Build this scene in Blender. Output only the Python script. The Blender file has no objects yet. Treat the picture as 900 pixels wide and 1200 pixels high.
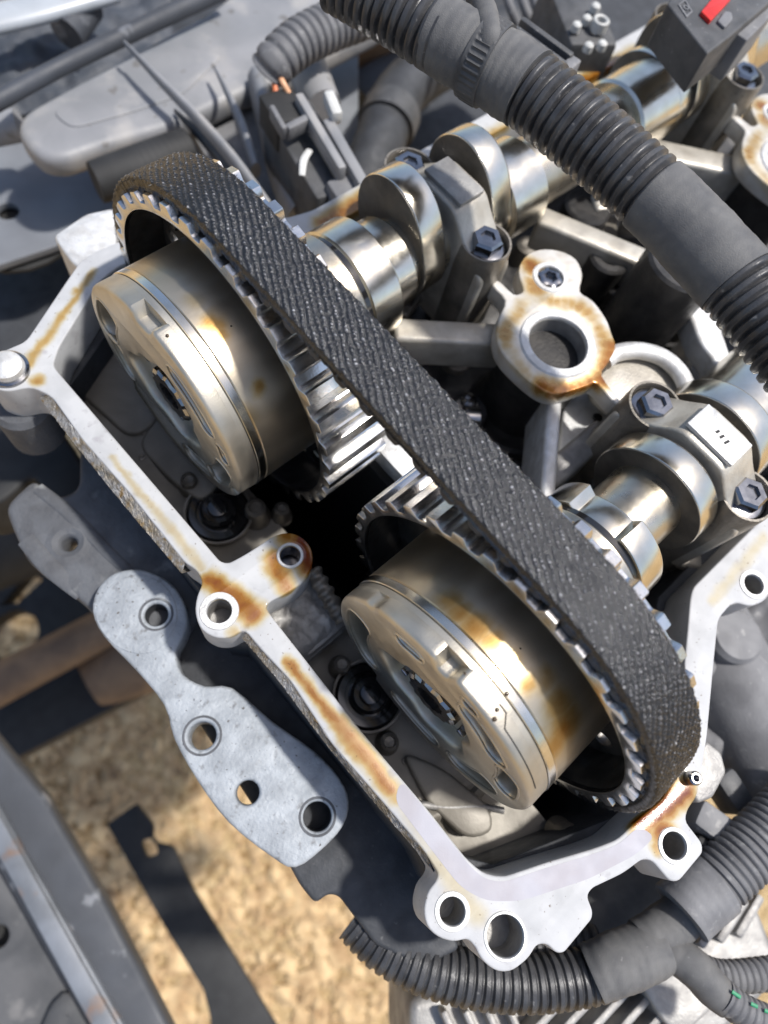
import bpy, bmesh, math, random
from mathutils import Vector, Matrix
random.seed(7)
SC = bpy.context.scene
COL = SC.collection
MM = 0.001
rad = math.radians

# ------------------------------------------------------------------ camera
FPX, CXP, CYP = 811.516, 450.0, 600.0          # focal length and centre in photo pixels (900 x 1200)
CAM = Vector((-59.494, 11.310, 180.231))        # mm
RGT = Vector((0.73947, -0.65706, 0.14646)).normalized()
FWD = Vector((0.3419, 0.17916, -0.9225)).normalized()
UPV = RGT.cross(FWD).normalized()
RGT = FWD.cross(UPV).normalized()
cd = bpy.data.cameras.new('camera')
cd.sensor_fit = 'VERTICAL'; cd.sensor_height = 24.0
cd.lens = 24.0*FPX/1200.0
cd.clip_start = 0.005; cd.clip_end = 500
cd.dof.use_dof = True; cd.dof.focus_distance = 0.178; cd.dof.aperture_fstop = cd.lens/2.5
co = bpy.data.objects.new('camera', cd); COL.objects.link(co)
M = Matrix.Identity(4)
for i in range(3):
    M[i][0] = RGT[i]; M[i][1] = UPV[i]; M[i][2] = -FWD[i]; M[i][3] = CAM[i]*MM
co.matrix_world = M
SC.camera = co

# ------------------------------------------------------------------ light
SUN = Vector((0.33, -0.25, 0.91)).normalized()  # towards the sun
w = bpy.data.worlds.new('World'); SC.world = w; w.use_nodes = True
nt = w.node_tree; bg = nt.nodes['Background']
sky = nt.nodes.new('ShaderNodeTexSky'); sky.sky_type = 'NISHITA'; sky.sun_disc = False
sky.sun_elevation = math.asin(SUN.z); sky.sun_rotation = math.atan2(SUN.x, SUN.y)
sky.air_density = 1.0; sky.dust_density = 2.2; sky.ozone_density = 1.0
nt.links.new(sky.outputs[0], bg.inputs[0]); bg.inputs[1].default_value = 0.12
sl = bpy.data.lights.new('sun', 'SUN'); sl.energy = 3.5; sl.angle = rad(3); sl.color = (1.0, 0.97, 0.93)
so = bpy.data.objects.new('sun', sl); COL.objects.link(so)
so.rotation_euler = (-SUN).to_track_quat('-Z', 'Y').to_euler()
vs = SC.view_settings; vs.view_transform = 'Standard'; vs.look = 'None'; vs.exposure = 0.5; vs.gamma = 1.0
vs.use_curve_mapping = False
SC.render.engine = 'CYCLES'; SC.cycles.use_denoising = True
SC.cycles.max_bounces = 8; SC.cycles.glossy_bounces = 5; SC.cycles.sample_clamp_indirect = 8

# ------------------------------------------------------------------ helpers
def ray(px, py):
    return FWD + RGT*((px-CXP)/FPX) - UPV*((py-CYP)/FPX)
def PZ(px, py, z):
    d = ray(px, py); return CAM + d*((z-CAM.z)/d.z)
def PX(px, py, x):
    d = ray(px, py); return CAM + d*((x-CAM.x)/d.x)
def wid(p, wpx):                                # half width in mm of wpx photo pixels at point p
    return 0.5*wpx*(p-CAM).dot(FWD)/FPX
def pz2(pts, z):
    return [tuple(PZ(x, y, z)[:2]) for x, y in pts]

NM = {}
def node_mat(name):
    m = bpy.data.materials.new(name); m.use_nodes = True
    return m, m.node_tree, m.node_tree.nodes['Principled BSDF']
def mat(name, c1, c2=None, scale=0.08, metal=0.0, rough=0.5, rough2=None, bump=0.0, bscale=1.0, stains=None,
        stain_col=(0.16, 0.06, 0.012), stain_rough=0.12, coat=0.0, spec=0.5, c3=None, c3scale=0.5, c3amt=0.5, stretch=None,
        bdist=0.3, c3soft=0.12, stain_warp=3.0, keep_metal=False, specks=None, wet=False):
    m, t, b = node_mat(name); N = t.nodes; Lk = t.links
    tc = N.new('ShaderNodeTexCoord'); mp = N.new('ShaderNodeMapping')
    mp.inputs['Scale'].default_value = (1000, 1000, 1000)
    Lk.new(tc.outputs['Object'], mp.inputs[0])
    vec = mp.outputs[0]
    sv = vec
    if stretch:
        m2 = N.new('ShaderNodeMapping'); m2.inputs['Scale'].default_value = stretch; Lk.new(vec, m2.inputs[0]); sv = m2.outputs[0]
    def noise(sc, det=4.0, v=None, dis=0.0):
        n = N.new('ShaderNodeTexNoise'); n.inputs['Scale'].default_value = sc; n.inputs['Detail'].default_value = det
        n.inputs['Distortion'].default_value = dis
        Lk.new(v or sv, n.inputs['Vector']); return n
    def ramp(src, lo, hi):
        r = N.new('ShaderNodeMapRange'); r.inputs[1].default_value = lo; r.inputs[2].default_value = hi
        Lk.new(src, r.inputs[0]); return r.outputs[0]
    def mix(fac, a, bb):
        x = N.new('ShaderNodeMix'); x.data_type = 'RGBA'
        if isinstance(fac, float): x.inputs[0].default_value = fac
        else: Lk.new(fac, x.inputs[0])
        for s, v in ((6, a), (7, bb)):
            if isinstance(v, tuple): x.inputs[s].default_value = (*v, 1)
            else: Lk.new(v, x.inputs[s])
        return x.outputs[2]
    col = c1
    n1 = noise(scale, 6.0, None, 0.4)
    f1 = ramp(n1.outputs['Fac'], 0.36, 0.64)
    if c2: col = mix(f1, c1, c2)
    if c3:
        n3 = noise(c3scale, 5.0); f3 = ramp(n3.outputs['Fac'], c3amt, c3amt+c3soft); col = mix(f3, col, c3)
    if specks:
        n4 = noise(specks[1], 2.0, vec); f4 = ramp(n4.outputs['Fac'], specks[2], specks[2]+.05); col = mix(f4, col, specks[0])
    ro = None
    if rough2 is not None:
        r = N.new('ShaderNodeMapRange'); r.inputs[1].default_value = 0.35; r.inputs[2].default_value = 0.65
        r.inputs[3].default_value = rough; r.inputs[4].default_value = rough2
        nr = noise(scale*2.3, 5.0); Lk.new(nr.outputs['Fac'], r.inputs[0]); ro = r.outputs[0]
    if stains:
        nd = noise(0.22, 4.0, vec)
        sub = N.new('ShaderNodeVectorMath'); sub.operation = 'SUBTRACT'; Lk.new(nd.outputs['Color'], sub.inputs[0]); sub.inputs[1].default_value = (.5, .5, .5)
        scl = N.new('ShaderNodeVectorMath'); scl.operation = 'SCALE'; Lk.new(sub.outputs[0], scl.inputs[0]); scl.inputs['Scale'].default_value = stain_warp
        add = N.new('ShaderNodeVectorMath'); add.operation = 'ADD'; Lk.new(vec, add.inputs[0]); Lk.new(scl.outputs[0], add.inputs[1])
        cur = None
        for stn in stains:
            if len(stn) == 5:
                sx, sy, sz, sr, amt = stn
                d = N.new('ShaderNodeVectorMath'); d.operation = 'DISTANCE'; Lk.new(add.outputs[0], d.inputs[0]); d.inputs[1].default_value = (sx, sy, sz)
            else:                                   # a streak between two points
                va, vb, sr, amt = Vector(stn[0:3]), Vector(stn[3:6]), stn[6], stn[7]; ab = vb-va
                s0 = N.new('ShaderNodeVectorMath'); s0.operation = 'SUBTRACT'; Lk.new(add.outputs[0], s0.inputs[0]); s0.inputs[1].default_value = va
                dt = N.new('ShaderNodeVectorMath'); dt.operation = 'DOT_PRODUCT'; Lk.new(s0.outputs[0], dt.inputs[0]); dt.inputs[1].default_value = ab/ab.length_squared
                cl_ = N.new('ShaderNodeClamp'); Lk.new(dt.outputs['Value'], cl_.inputs[0])
                sc_ = N.new('ShaderNodeVectorMath'); sc_.operation = 'SCALE'; sc_.inputs[0].default_value = ab; Lk.new(cl_.outputs[0], sc_.inputs['Scale'])
                d = N.new('ShaderNodeVectorMath'); d.operation = 'DISTANCE'; Lk.new(s0.outputs[0], d.inputs[0]); Lk.new(sc_.outputs[0], d.inputs[1])
            r = N.new('ShaderNodeMapRange'); r.interpolation_type = 'SMOOTHSTEP'
            r.inputs[1].default_value = sr*1.45; r.inputs[2].default_value = sr*0.1; r.inputs[3].default_value = 0; r.inputs[4].default_value = amt
            Lk.new(d.outputs['Value'], r.inputs[0])
            if cur is None: cur = r.outputs[0]
            else:
                mx = N.new('ShaderNodeMath'); mx.operation = 'SMOOTH_MAX'; mx.inputs[2].default_value = .02; Lk.new(cur, mx.inputs[0]); Lk.new(r.outputs[0], mx.inputs[1]); cur = mx.outputs[0]
        ns = noise(0.35, 5.0, vec)
        wv = N.new('ShaderNodeMath'); wv.operation = 'MULTIPLY_ADD'; Lk.new(ns.outputs['Fac'], wv.inputs[0]); wv.inputs[1].default_value = .5; wv.inputs[2].default_value = .72
        mu = N.new('ShaderNodeMath'); mu.operation = 'MULTIPLY'; mu.use_clamp = True; Lk.new(cur, mu.inputs[0]); Lk.new(wv.outputs[0], mu.inputs[1]); cur = mu.outputs[0]
        cr = N.new('ShaderNodeValToRGB'); el = cr.color_ramp.elements
        T = [max(.02, c) for c in stain_col]
        el[0].position = 0; el[0].color = (1, 1, 1, 1)
        el[1].position = 1; el[1].color = (*tuple(c**2.9 for c in T), 1)
        for ps, pw in ((.22, .18), (.45, .6), (.72, 1.35)):
            e = el.new(ps); e.color = (*tuple(c**pw for c in T), 1)
        Lk.new(cur, cr.inputs[0])
        ml = N.new('ShaderNodeMix'); ml.data_type = 'RGBA'; ml.blend_type = 'MULTIPLY'; ml.inputs[0].default_value = 1
        if isinstance(col, tuple): ml.inputs[6].default_value = (*col, 1)
        else: Lk.new(col, ml.inputs[6])
        Lk.new(cr.outputs[0], ml.inputs[7]); col = ml.outputs[2]
        mr = N.new('ShaderNodeMix'); mr.data_type = 'FLOAT'; Lk.new(cur, mr.inputs[0])
        if ro is not None: Lk.new(ro, mr.inputs[2])
        else: mr.inputs[2].default_value = rough
        mr.inputs[3].default_value = stain_rough; ro = mr.outputs[0]
        if wet: Lk.new(cur, b.inputs['Coat Weight'])
        if metal > 0 and not keep_metal:
            mm = N.new('ShaderNodeMath'); mm.operation = 'MULTIPLY_ADD'; Lk.new(cur, mm.inputs[0]); mm.inputs[1].default_value = -metal; mm.inputs[2].default_value = metal
            Lk.new(mm.outputs[0], b.inputs['Metallic'])
        else: b.inputs['Metallic'].default_value = metal
    else:
        b.inputs['Metallic'].default_value = metal
    if isinstance(col, tuple): b.inputs['Base Color'].default_value = (*col, 1)
    else: Lk.new(col, b.inputs['Base Color'])
    if ro is not None: Lk.new(ro, b.inputs['Roughness'])
    else: b.inputs['Roughness'].default_value = rough
    b.inputs['Coat Weight'].default_value = coat; b.inputs['Coat Roughness'].default_value = 0.08
    b.inputs['Specular IOR Level'].default_value = spec
    if bump > 0:
        nb = noise(bscale, 6.0); bp = N.new('ShaderNodeBump'); bp.inputs['Strength'].default_value = bump
        bp.inputs['Distance'].default_value = bdist*MM
        Lk.new(nb.outputs['Fac'], bp.inputs['Height']); Lk.new(bp.outputs[0], b.inputs['Normal'])
    NM[name] = m
    return m

def finish(me, angle=35):
    me.transform(Matrix.Scale(MM, 4))
    me.shade_smooth(); me.set_sharp_from_angle(angle=rad(angle))
def link(name, me, m, parent=None):
    o = bpy.data.objects.new(name, me); COL.objects.link(o)
    if m is not None:
        me.materials.clear(); me.materials.append(m)
    if parent is not None:
        o.parent = parent; o.matrix_parent_inverse = MPI(parent)
    return o
def MPI(p):
    # meshes keep world coordinates; only the Empties carry a location
    return Matrix.Translation(p.location).inverted() if p.type == 'EMPTY' else Matrix.Identity(4)
def tag(o, label, cat, group=None, kind=None):
    if label: o['label'] = label
    if cat: o['category'] = cat
    if group: o['group'] = group
    if kind: o['kind'] = kind
    return o
def thing(name, label, cat, loc, group=None):
    o = bpy.data.objects.new(name, None); COL.objects.link(o); o.empty_display_size = 0.01
    o.location = Vector(loc)*MM
    return tag(o, label, cat, group)

FR = {'Z': Matrix(((1,0,0,0),(0,1,0,0),(0,0,1,0),(0,0,0,1))),       # (u,v,w)->(x,y,z)
      'X': Matrix(((0,0,1,0),(1,0,0,0),(0,1,0,0),(0,0,0,1))),       # (u,v,w)->(y,z,x)
      'Y': Matrix(((0,1,0,0),(0,0,1,0),(1,0,0,0),(0,0,0,1)))}       # (u,v,w)->(z,x,y)
def plate_mesh(loops, w0, w1, bevel=0.0, frame='Z', res=2):
    cu = bpy.data.curves.new('plate', 'CURVE'); cu.dimensions = '2D'; cu.fill_mode = 'BOTH'
    h = (w1-w0)/2
    cu.extrude = max(1e-4, h-bevel); cu.bevel_depth = bevel; cu.bevel_resolution = res; cu.offset = -bevel
    for lp in loops:
        s = cu.splines.new('POLY'); s.points.add(len(lp)-1); s.use_cyclic_u = True
        for p, q in zip(s.points, lp): p.co = (q[0], q[1], 0, 1)
    ob = bpy.data.objects.new('plate', cu); COL.objects.link(ob)
    dg = bpy.context.evaluated_depsgraph_get()
    me = bpy.data.meshes.new_from_object(ob.evaluated_get(dg), depsgraph=dg)
    bpy.data.objects.remove(ob); bpy.data.curves.remove(cu)
    f = frame if isinstance(frame, Matrix) else FR[frame]
    me.transform(f @ Matrix.Translation((0, 0, (w0+w1)/2)))
    bm = bmesh.new(); bm.from_mesh(me); bmesh.ops.remove_doubles(bm, verts=bm.verts, dist=1e-4)
    bmesh.ops.recalc_face_normals(bm, faces=bm.faces); bm.to_mesh(me); bm.free()
    return me
def plate(name, loops, w0, w1, m, parent=None, bevel=0.4, frame='Z', angle=35):
    me = plate_mesh(loops, w0, w1, bevel, frame); finish(me, angle); me.name = name
    return link(name, me, m, parent)
def circ(c, r, n=32, a0=0.0):
    return [(c[0]+r*math.cos(a0+2*math.pi*i/n), c[1]+r*math.sin(a0+2*math.pi*i/n)) for i in range(n)]
def fillet(pts, r, n=4):
    out = []; k = len(pts)
    for i in range(k):
        p0 = Vector(pts[i-1][:2]); p = Vector(pts[i][:2]); p1 = Vector(pts[(i+1) % k][:2])
        rr = pts[i][2] if len(pts[i]) > 2 else r
        a = p0-p; b = p1-p
        d = min(rr, a.length*0.48, b.length*0.48)
        A = p + a.normalized()*d; B = p + b.normalized()*d
        for j in range(n+1):
            t = j/n; out.append(tuple((1-t)**2*A + 2*t*(1-t)*p + t*t*B))
    return out
def smooth(pts, n=4, closed=True):                # Catmull-Rom
    P = [Vector(p) for p in pts]; k = len(P); out = []
    rng = range(k) if closed else range(k-1)
    for i in rng:
        if closed: a, b, c, d = P[i-1], P[i], P[(i+1) % k], P[(i+2) % k]
        else: a, b, c, d = P[max(0, i-1)], P[i], P[i+1], P[min(k-1, i+2)]
        for j in range(n):
            t = j/n
            out.append(0.5*((2*b)+(c-a)*t+(2*a-5*b+4*c-d)*t*t+(3*b-a-3*c+d)*t**3))
    if not closed: out.append(P[-1])
    return out
def mesh_from(verts, faces):
    me = bpy.data.meshes.new('m'); me.from_pydata([tuple(v) for v in verts], [], faces); me.update(); return me
def lathe_mesh(prof, origin, axis='X', n=64, rfun=None, closed_ends=True):
    ax = {'X': Vector((1,0,0)), 'Y': Vector((0,1,0)), 'Z': Vector((0,0,1))}[axis] if isinstance(axis, str) else Vector(axis).normalized()
    u = ax.orthogonal().normalized() if not isinstance(axis, str) else {'X': Vector((0,1,0)), 'Y': Vector((0,0,1)), 'Z': Vector((1,0,0))}[axis]
    v = ax.cross(u)
    o = Vector(origin); V = []; F = []
    for (s, r) in prof:
        for i in range(n):
            a = 2*math.pi*i/n; q = r if rfun is None else r*rfun(a, s)
            V.append(o+ax*s+u*(q*math.cos(a))+v*(q*math.sin(a)))
    for k in range(len(prof)-1):
        for i in range(n):
            j = (i+1) % n; F.append((k*n+i, k*n+j, (k+1)*n+j, (k+1)*n+i))
    if closed_ends:
        if prof[0][1] > 1e-6: F.append(tuple(range(n-1, -1, -1)))
        if prof[-1][1] > 1e-6: F.append(tuple((len(prof)-1)*n+i for i in range(n)))
    me = mesh_from(V, F)
    bm = bmesh.new(); bm.from_mesh(me); bmesh.ops.remove_doubles(bm, verts=bm.verts, dist=1e-4)
    bmesh.ops.recalc_face_normals(bm, faces=bm.faces); bm.to_mesh(me); bm.free()
    return me
def lathe(name, prof, origin, m, parent=None, axis='X', n=64, angle=30, rfun=None):
    caps = name not in OPEN_ENDED
    me = lathe_mesh(prof, origin, axis, n, rfun, caps); finish(me, angle); me.name = name
    return link(name, me, m, parent)
OPEN_ENDED = {'bolt_seat', 'bore_rim', 'hole_rim', 'seal_ring', 'centre_rim', 'ring', 'moulded_ring', 'valve_seat_ring', 'bore_wall', 'inner_rim',
              'pocket_floor', 'centre_liner', 'bolt_bore', 'thread_bore', 'hub_groove', 'band_seam', 'band', 'hub'}
def resample(path, step):
    out = [path[0]]; acc = 0
    for a, b in zip(path, path[1:]):
        L = (b[0]-a[0]).length
        if L < 1e-6: continue
        t = step-acc
        while t <= L:
            f = t/L; out.append((a[0].lerp(b[0], f), a[1]+(b[1]-a[1])*f)); t += step
        acc = (acc+L) % step
    out.append(path[-1])
    return out
def sweep_mesh(path, n=24, rmod=None, squash=None, cap=True):
    # path: list of (Vector, radius); rmod(s, angle) multiplies the radius
    V = []; F = []; s = 0.0
    t0 = (path[1][0]-path[0][0]).normalized()
    u = Vector((0, 0, 1)) - t0*t0.z
    if u.length < 0.1: u = Vector((1, 0, 0)) - t0*t0.x
    u.normalize()
    for k, (p, r) in enumerate(path):
        a = path[max(0, k-1)][0]; b = path[min(len(path)-1, k+1)][0]
        t = (b-a).normalized(); u = (u - t*u.dot(t)).normalized(); v = t.cross(u)
        if k: s += (p-path[k-1][0]).length
        for i in range(n):
            an = 2*math.pi*i/n; q = r*(rmod(s, an) if rmod else 1)
            cu_, cv_ = math.cos(an), math.sin(an)
            if squash: cu_ *= squash[0]; cv_ *= squash[1]
            V.append(p+u*(q*cu_)+v*(q*cv_))
    K = len(path)
    for k in range(K-1):
        for i in range(n):
            j = (i+1) % n; F.append((k*n+i, k*n+j, (k+1)*n+j, (k+1)*n+i))
    if cap: F.append(tuple(range(n-1, -1, -1))); F.append(tuple((K-1)*n+i for i in range(n)))
    return mesh_from(V, F)
def ppath(pts, step=0.5, n=10):
    # pts: (px, py, z, wpx) -> smooth path of (Vector, radius)
    P = [PZ(a, b, z) for a, b, z, w_ in pts]; Rr = [wid(p, q[3]) for p, q in zip(P, pts)]
    sp = smooth(P, n, False); rr = []
    for i in range(len(Rr)-1):
        for j in range(n): rr.append(Rr[i]+(Rr[i+1]-Rr[i])*j/n)
    rr.append(Rr[-1])
    return resample(list(zip(sp, rr)), step)
def hose_sub(path, s0, s1):
    out = []; s = 0
    for k, q in enumerate(path):
        if k: s += (q[0]-path[k-1][0]).length
        if s0 <= s <= s1: out.append(q)
    return out
def plen(path): return sum((b[0]-a[0]).length for a, b in zip(path, path[1:]))
def corr(pitch, depth, sharp=1.0):
    def f(s, a):
        c = 0.5+0.5*math.cos(2*math.pi*s/pitch)
        return 1-depth*(1-min(1, c*1.7)**sharp)
    return f
def tube(name, path, m, parent=None, n=24, rmod=None, squash=None, angle=60):
    me = sweep_mesh(path, n, rmod, squash); finish(me, angle); me.name = name
    return link(name, me, m, parent)
def box_mesh(c, size, rot=None, bevel=0.5, seg=2):
    bm = bmesh.new(); bmesh.ops.create_cube(bm, size=1.0)
    for v in bm.verts: v.co = Vector((v.co.x*size[0], v.co.y*size[1], v.co.z*size[2]))
    if bevel > 0: bmesh.ops.bevel(bm, geom=list(bm.edges), offset=bevel, segments=seg, affect='EDGES', profile=0.5)
    mtx = Matrix.Translation(Vector(c)) @ (rot.to_4x4() if rot is not None else Matrix.Identity(4))
    bm.transform(mtx); me = bpy.data.meshes.new('box'); bm.to_mesh(me); bm.free(); return me
def box(name, c, size, m, parent=None, rot=None, bevel=0.5, seg=2):
    me = box_mesh(c, size, rot, bevel, seg); finish(me, 35); me.name = name
    return link(name, me, m, parent)
def rotz(a): return Matrix.Rotation(rad(a), 3, 'Z')
def frame_rot(xdir, up=Vector((0, 0, 1))):
    x = Vector(xdir).normalized(); z = (Vector(up)-x*Vector(up).dot(x)).normalized(); y = z.cross(x)
    return Matrix((x, y, z)).transposed()
def hnoise(x, y, s, seed=0):
    from mathutils import noise
    return noise.fractal(Vector((x*s+seed*17.3, y*s-seed*9.1, seed*3.7)), 1.0, 2.0, 4)
def grid_mesh(x0, x1, y0, y1, nx, ny, zf, keep=None):
    V = []; F = []
    for i in range(nx+1):
        for j in range(ny+1):
            x = x0+(x1-x0)*i/nx; y = y0+(y1-y0)*j/ny; V.append((x, y, zf(x, y)))
    for i in range(nx):
        for j in range(ny):
            x = x0+(x1-x0)*(i+.5)/nx; y = y0+(y1-y0)*(j+.5)/ny
            if keep is None or keep(x, y): F.append((i*(ny+1)+j, (i+1)*(ny+1)+j, (i+1)*(ny+1)+j+1, i*(ny+1)+j+1))
    return mesh_from(V, F)

LC = 111.65        # distance between the two camshaft axes, mm
ZF = -12.0         # gasket face height
# ------------------------------------------------------------------ materials
def S(px, py, r, a, z=ZF): p = PZ(px, py, z); return (p.x, p.y, p.z, r, a)
def SL(a, b, r0, r1, amt, n):                     # tapering streak: two overlapping segments
    A, B = PZ(*a, ZF), PZ(*b, ZF); C = A.lerp(B, .5)
    return [(*A, *C, (r0*3+r1)/4, amt), (*C, *B, (r0+3*r1)/4, amt)]
flange_stains = (SL((246,680),(296,718),3.2,4.6,.85,9) + SL((322,655),(335,690),4.0,3.2,.75,3) + SL((352,632),(362,662),4.5,4.5,1.0,3) + [S(335,628,4,.75), S(318,668,3.0,.55), S(275,742,2.5,.4)]
    + SL((338,776),(458,924),1.7,3.5,.74,24) + [S(464,934,2.8,.5)]
    + SL((750,966),(802,928),3.6,4.4,1.0,7) + [S(778,976,4.6,1.0), S(772,992,2.6,.6), S(806,918,3.2,.8)]
    + SL((108,320),(34,426),1.2,2.2,.5,16) + [S(44,446,2.4,.6), S(88,342,1.8,.55), S(110,318,1.6,.35)]
    + SL((236,664),(130,536),2.0,1.0,.3,18) + [S(150,556,1.6,.25)]
    + SL((505,1005),(560,1072),2.6,3.4,.24,3) + SL((470,945),(500,990),2.0,2.0,.14,2)
    + SL((380,262),(440,226),5,5,.75,3) + SL((540,182),(600,150),4,5,.6,3) + SL((685,96),(750,62),5.5,5.5,.8,4) + SL((835,705),(895,630),2.2,2.6,.22,4))
M_FL = mat('machined_aluminium', (.46,.465,.475), (.39,.395,.405), .12, metal=.05, spec=.3, rough=.6, rough2=.72, bump=.12, bscale=3.0, stains=flange_stains, stain_col=(.66,.34,.06), keep_metal=True, wet=True, specks=((.20,.18,.16), .9, .70), c3=(.34,.335,.35), c3scale=.22, c3amt=.62)
M_CAST = mat('cast_aluminium', (.36,.35,.33), (.24,.23,.22), .15, metal=.45, rough=.5, rough2=.62, bump=.6, bscale=1.2)
M_CASTB = mat('bright_cast_aluminium', (.66,.66,.65), (.5,.49,.47), .2, metal=.4, rough=.42, rough2=.6, bump=.5, bscale=1.6)
M_ROUGH = mat('rough_cast_edge', (.38,.375,.37), (.25,.21,.15), .25, metal=.45, rough=.4, rough2=.6, bump=1.0, bscale=2.2, c3=(.30,.20,.08), c3scale=.28, c3amt=.6)
M_WELL = mat('oil_filmed_casting', (.25,.23,.195), (.16,.145,.12), .05, metal=.25, rough=.5, rough2=.6, bump=.25, bscale=.9)
M_WEB = mat('oily_bright_casting', (.50,.47,.41), (.36,.33,.28), .12, metal=.4, rough=.36, rough2=.5, bump=.4, bscale=1.3)
M_PANEL = mat('grey_body_panel', (.17,.18,.195), (.13,.137,.15), .03, rough=.5, rough2=.62, bump=.1, bscale=.5)
M_PAD = mat('insulation', (.045,.052,.064), (.085,.09,.10), .08, rough=.7, bump=.8, bscale=.3)
M_OILY = mat('oily_casting', (.25,.225,.19), (.15,.135,.112), .12, metal=.5, rough=.35, rough2=.5, bump=.5, bscale=1.2, c3=(.10,.085,.07), c3scale=.4, c3amt=.62)
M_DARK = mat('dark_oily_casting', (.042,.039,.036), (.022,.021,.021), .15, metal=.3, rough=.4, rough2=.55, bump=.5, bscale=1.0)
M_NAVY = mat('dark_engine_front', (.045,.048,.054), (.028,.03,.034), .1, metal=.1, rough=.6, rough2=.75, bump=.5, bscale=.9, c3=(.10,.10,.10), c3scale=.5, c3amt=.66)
M_MOUNT = mat('bare_alloy', (.36,.385,.41), (.26,.28,.30), .16, metal=.2, rough=.6, rough2=.75, bump=1.0, bscale=.9, c3=(.17,.175,.18), c3scale=.3, c3amt=.60, specks=((.10,.095,.09), .7, .68))
M_TRACK = mat('gasket_print', (.37,.365,.40), (.335,.32,.345), .1, metal=.05, spec=.3, rough=.55, rough2=.65, bump=.1, bscale=2.0)
M_UNDER = mat('underbody_steel', (.045,.047,.05), (.09,.09,.092), .04, rough=.6, rough2=.75, bump=.6, bscale=.3, c3=(.16,.155,.15), c3scale=.06, c3amt=.6)
M_LIP = mat('worn_lip', (.17,.185,.21), (.11,.12,.135), .05, rough=.5, rough2=.6, bump=.3, bscale=.5, c3=(.16,.11,.085), c3scale=.08, c3amt=.6)
M_MOUNTD = mat('dirty_alloy', (.105,.11,.12), (.07,.072,.078), .1, metal=.1, rough=.7, rough2=.8, bump=1.0, bscale=.7, c3=(.20,.205,.205), c3scale=.11, c3amt=.62)
M_HUB = mat('oil_varnished_steel', (.50,.455,.385), (.36,.32,.26), .06, metal=1.0, rough=.24, rough2=.34, bump=.06, bscale=2.0)
M_HUBC = mat('phaser_cover', (.56,.52,.44), (.45,.41,.34), .08, metal=.9, rough=.40, rough2=.5, bump=.15, bscale=2.5)
M_BAND = mat('polished_band', (.78,.75,.68), (.66,.60,.48), .1, metal=1.0, rough=.17, rough2=.24)
M_SPR = mat('sprocket_steel', (.70,.69,.67), (.58,.56,.53), .12, metal=1.0, rough=.17, rough2=.26, bump=.1, bscale=1.5)
M_SPRD = mat('sprocket_inner', (.16,.155,.15), (.09,.085,.08), .15, metal=.8, rough=.35, rough2=.5, bump=.2, bscale=1.0)
M_CAMP = mat('polished_cam', (.78,.73,.63), (.68,.62,.51), .1, metal=1.0, rough=.17, rough2=.25, bump=.03, bscale=2.5)
M_CAMS = mat('cam_shaft', (.62,.56,.46), (.5,.44,.34), .1, metal=1.0, rough=.27, rough2=.36, bump=.1, bscale=1.0)
M_CAMD = mat('cam_flank', (.13,.12,.105), (.08,.075,.068), .12, metal=.5, rough=.38, rough2=.5, bump=.4, bscale=1.2)
M_CHROME = mat('dark_bolt_steel', (.34,.34,.35), (.24,.24,.25), .2, metal=1.0, rough=.14, rough2=.22)
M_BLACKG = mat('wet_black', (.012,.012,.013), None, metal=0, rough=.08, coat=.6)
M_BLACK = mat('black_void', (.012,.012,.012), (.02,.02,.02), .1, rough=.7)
M_PLAST = mat('dusty_black_plastic', (.045,.046,.048), (.08,.08,.082), .12, rough=.5, rough2=.65, bump=.25, bscale=1.5, c3=(.20,.195,.19), c3scale=.6, c3amt=.66)
M_PLASTG = mat('grey_dusty_plastic', (.19,.19,.195), (.13,.13,.135), .08, rough=.6, rough2=.72, bump=.3, bscale=1.0, c3=(.27,.265,.26), c3scale=.3, c3amt=.62)
M_TAPE = mat('cloth_tape', (.085,.085,.087), (.125,.123,.12), .15, rough=.68, rough2=.8, bump=.5, bscale=3.5, c3=(.20,.195,.19), c3scale=.5, c3amt=.68)
M_HOSE = mat('black_conduit', (.028,.028,.030), (.06,.06,.062), .15, rough=.32, rough2=.48, bump=.2, bscale=2.0, c3=(.17,.165,.16), c3scale=.45, c3amt=.64)
M_HOSER = mat('printed_conduit', (.028,.028,.030), (.06,.06,.062), .15, rough=.32, rough2=.48, bump=.2, bscale=2.0, c3=(.17,.165,.16), c3scale=.45, c3amt=.64, stains=[S(728,172,2.4,.45,68),S(742,190,2.4,.45,68),S(715,186,2,.35,68)], stain_col=(.9,.3,.3), stain_rough=.5)
M_HOSEG = mat('grey_conduit', (.14,.14,.145), (.095,.095,.10), .1, rough=.6, rough2=.7, bump=.2, bscale=1.2, c3=(.21,.21,.21), c3scale=.3, c3amt=.6)
M_RUST = mat('rusty_steel', (.21,.135,.08), (.13,.085,.055), .05, rough=.75, bump=.5, bscale=.5)
M_PAINT = mat('faded_grey_paint', (.25,.25,.257), (.18,.184,.192), .03, metal=.0, rough=.5, rough2=.62, bump=.1, bscale=.5, c3=(.30,.29,.28), c3scale=.04, c3amt=.53, specks=((.14,.135,.13), .12, .66), spec=.6)
M_RAIL = mat('chassis_paint', (.05,.056,.068), (.036,.04,.048), .03, rough=.55, rough2=.7, bump=.3, bscale=.4, c3=(.24,.25,.27), c3scale=.06, c3amt=.62)
M_RED = mat('red_clip', (.62,.03,.02), (.5,.025,.02), .2, rough=.35)
M_ORANGE = mat('orange_wire', (.62,.17,.06), None, rough=.45)
M_PINK = mat('tan_wire', (.66,.36,.20), None, rough=.45)
M_TRIM = mat('pale_trim', (.36,.385,.41), (.3,.32,.34), .05, rough=.3)
M_WHITE = mat('pale_plastic', (.56,.56,.54), (.45,.45,.43), .2, rough=.5)
M_AMBER = mat('amber_plastic', (.45,.17,.04), None, rough=.4)

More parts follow.
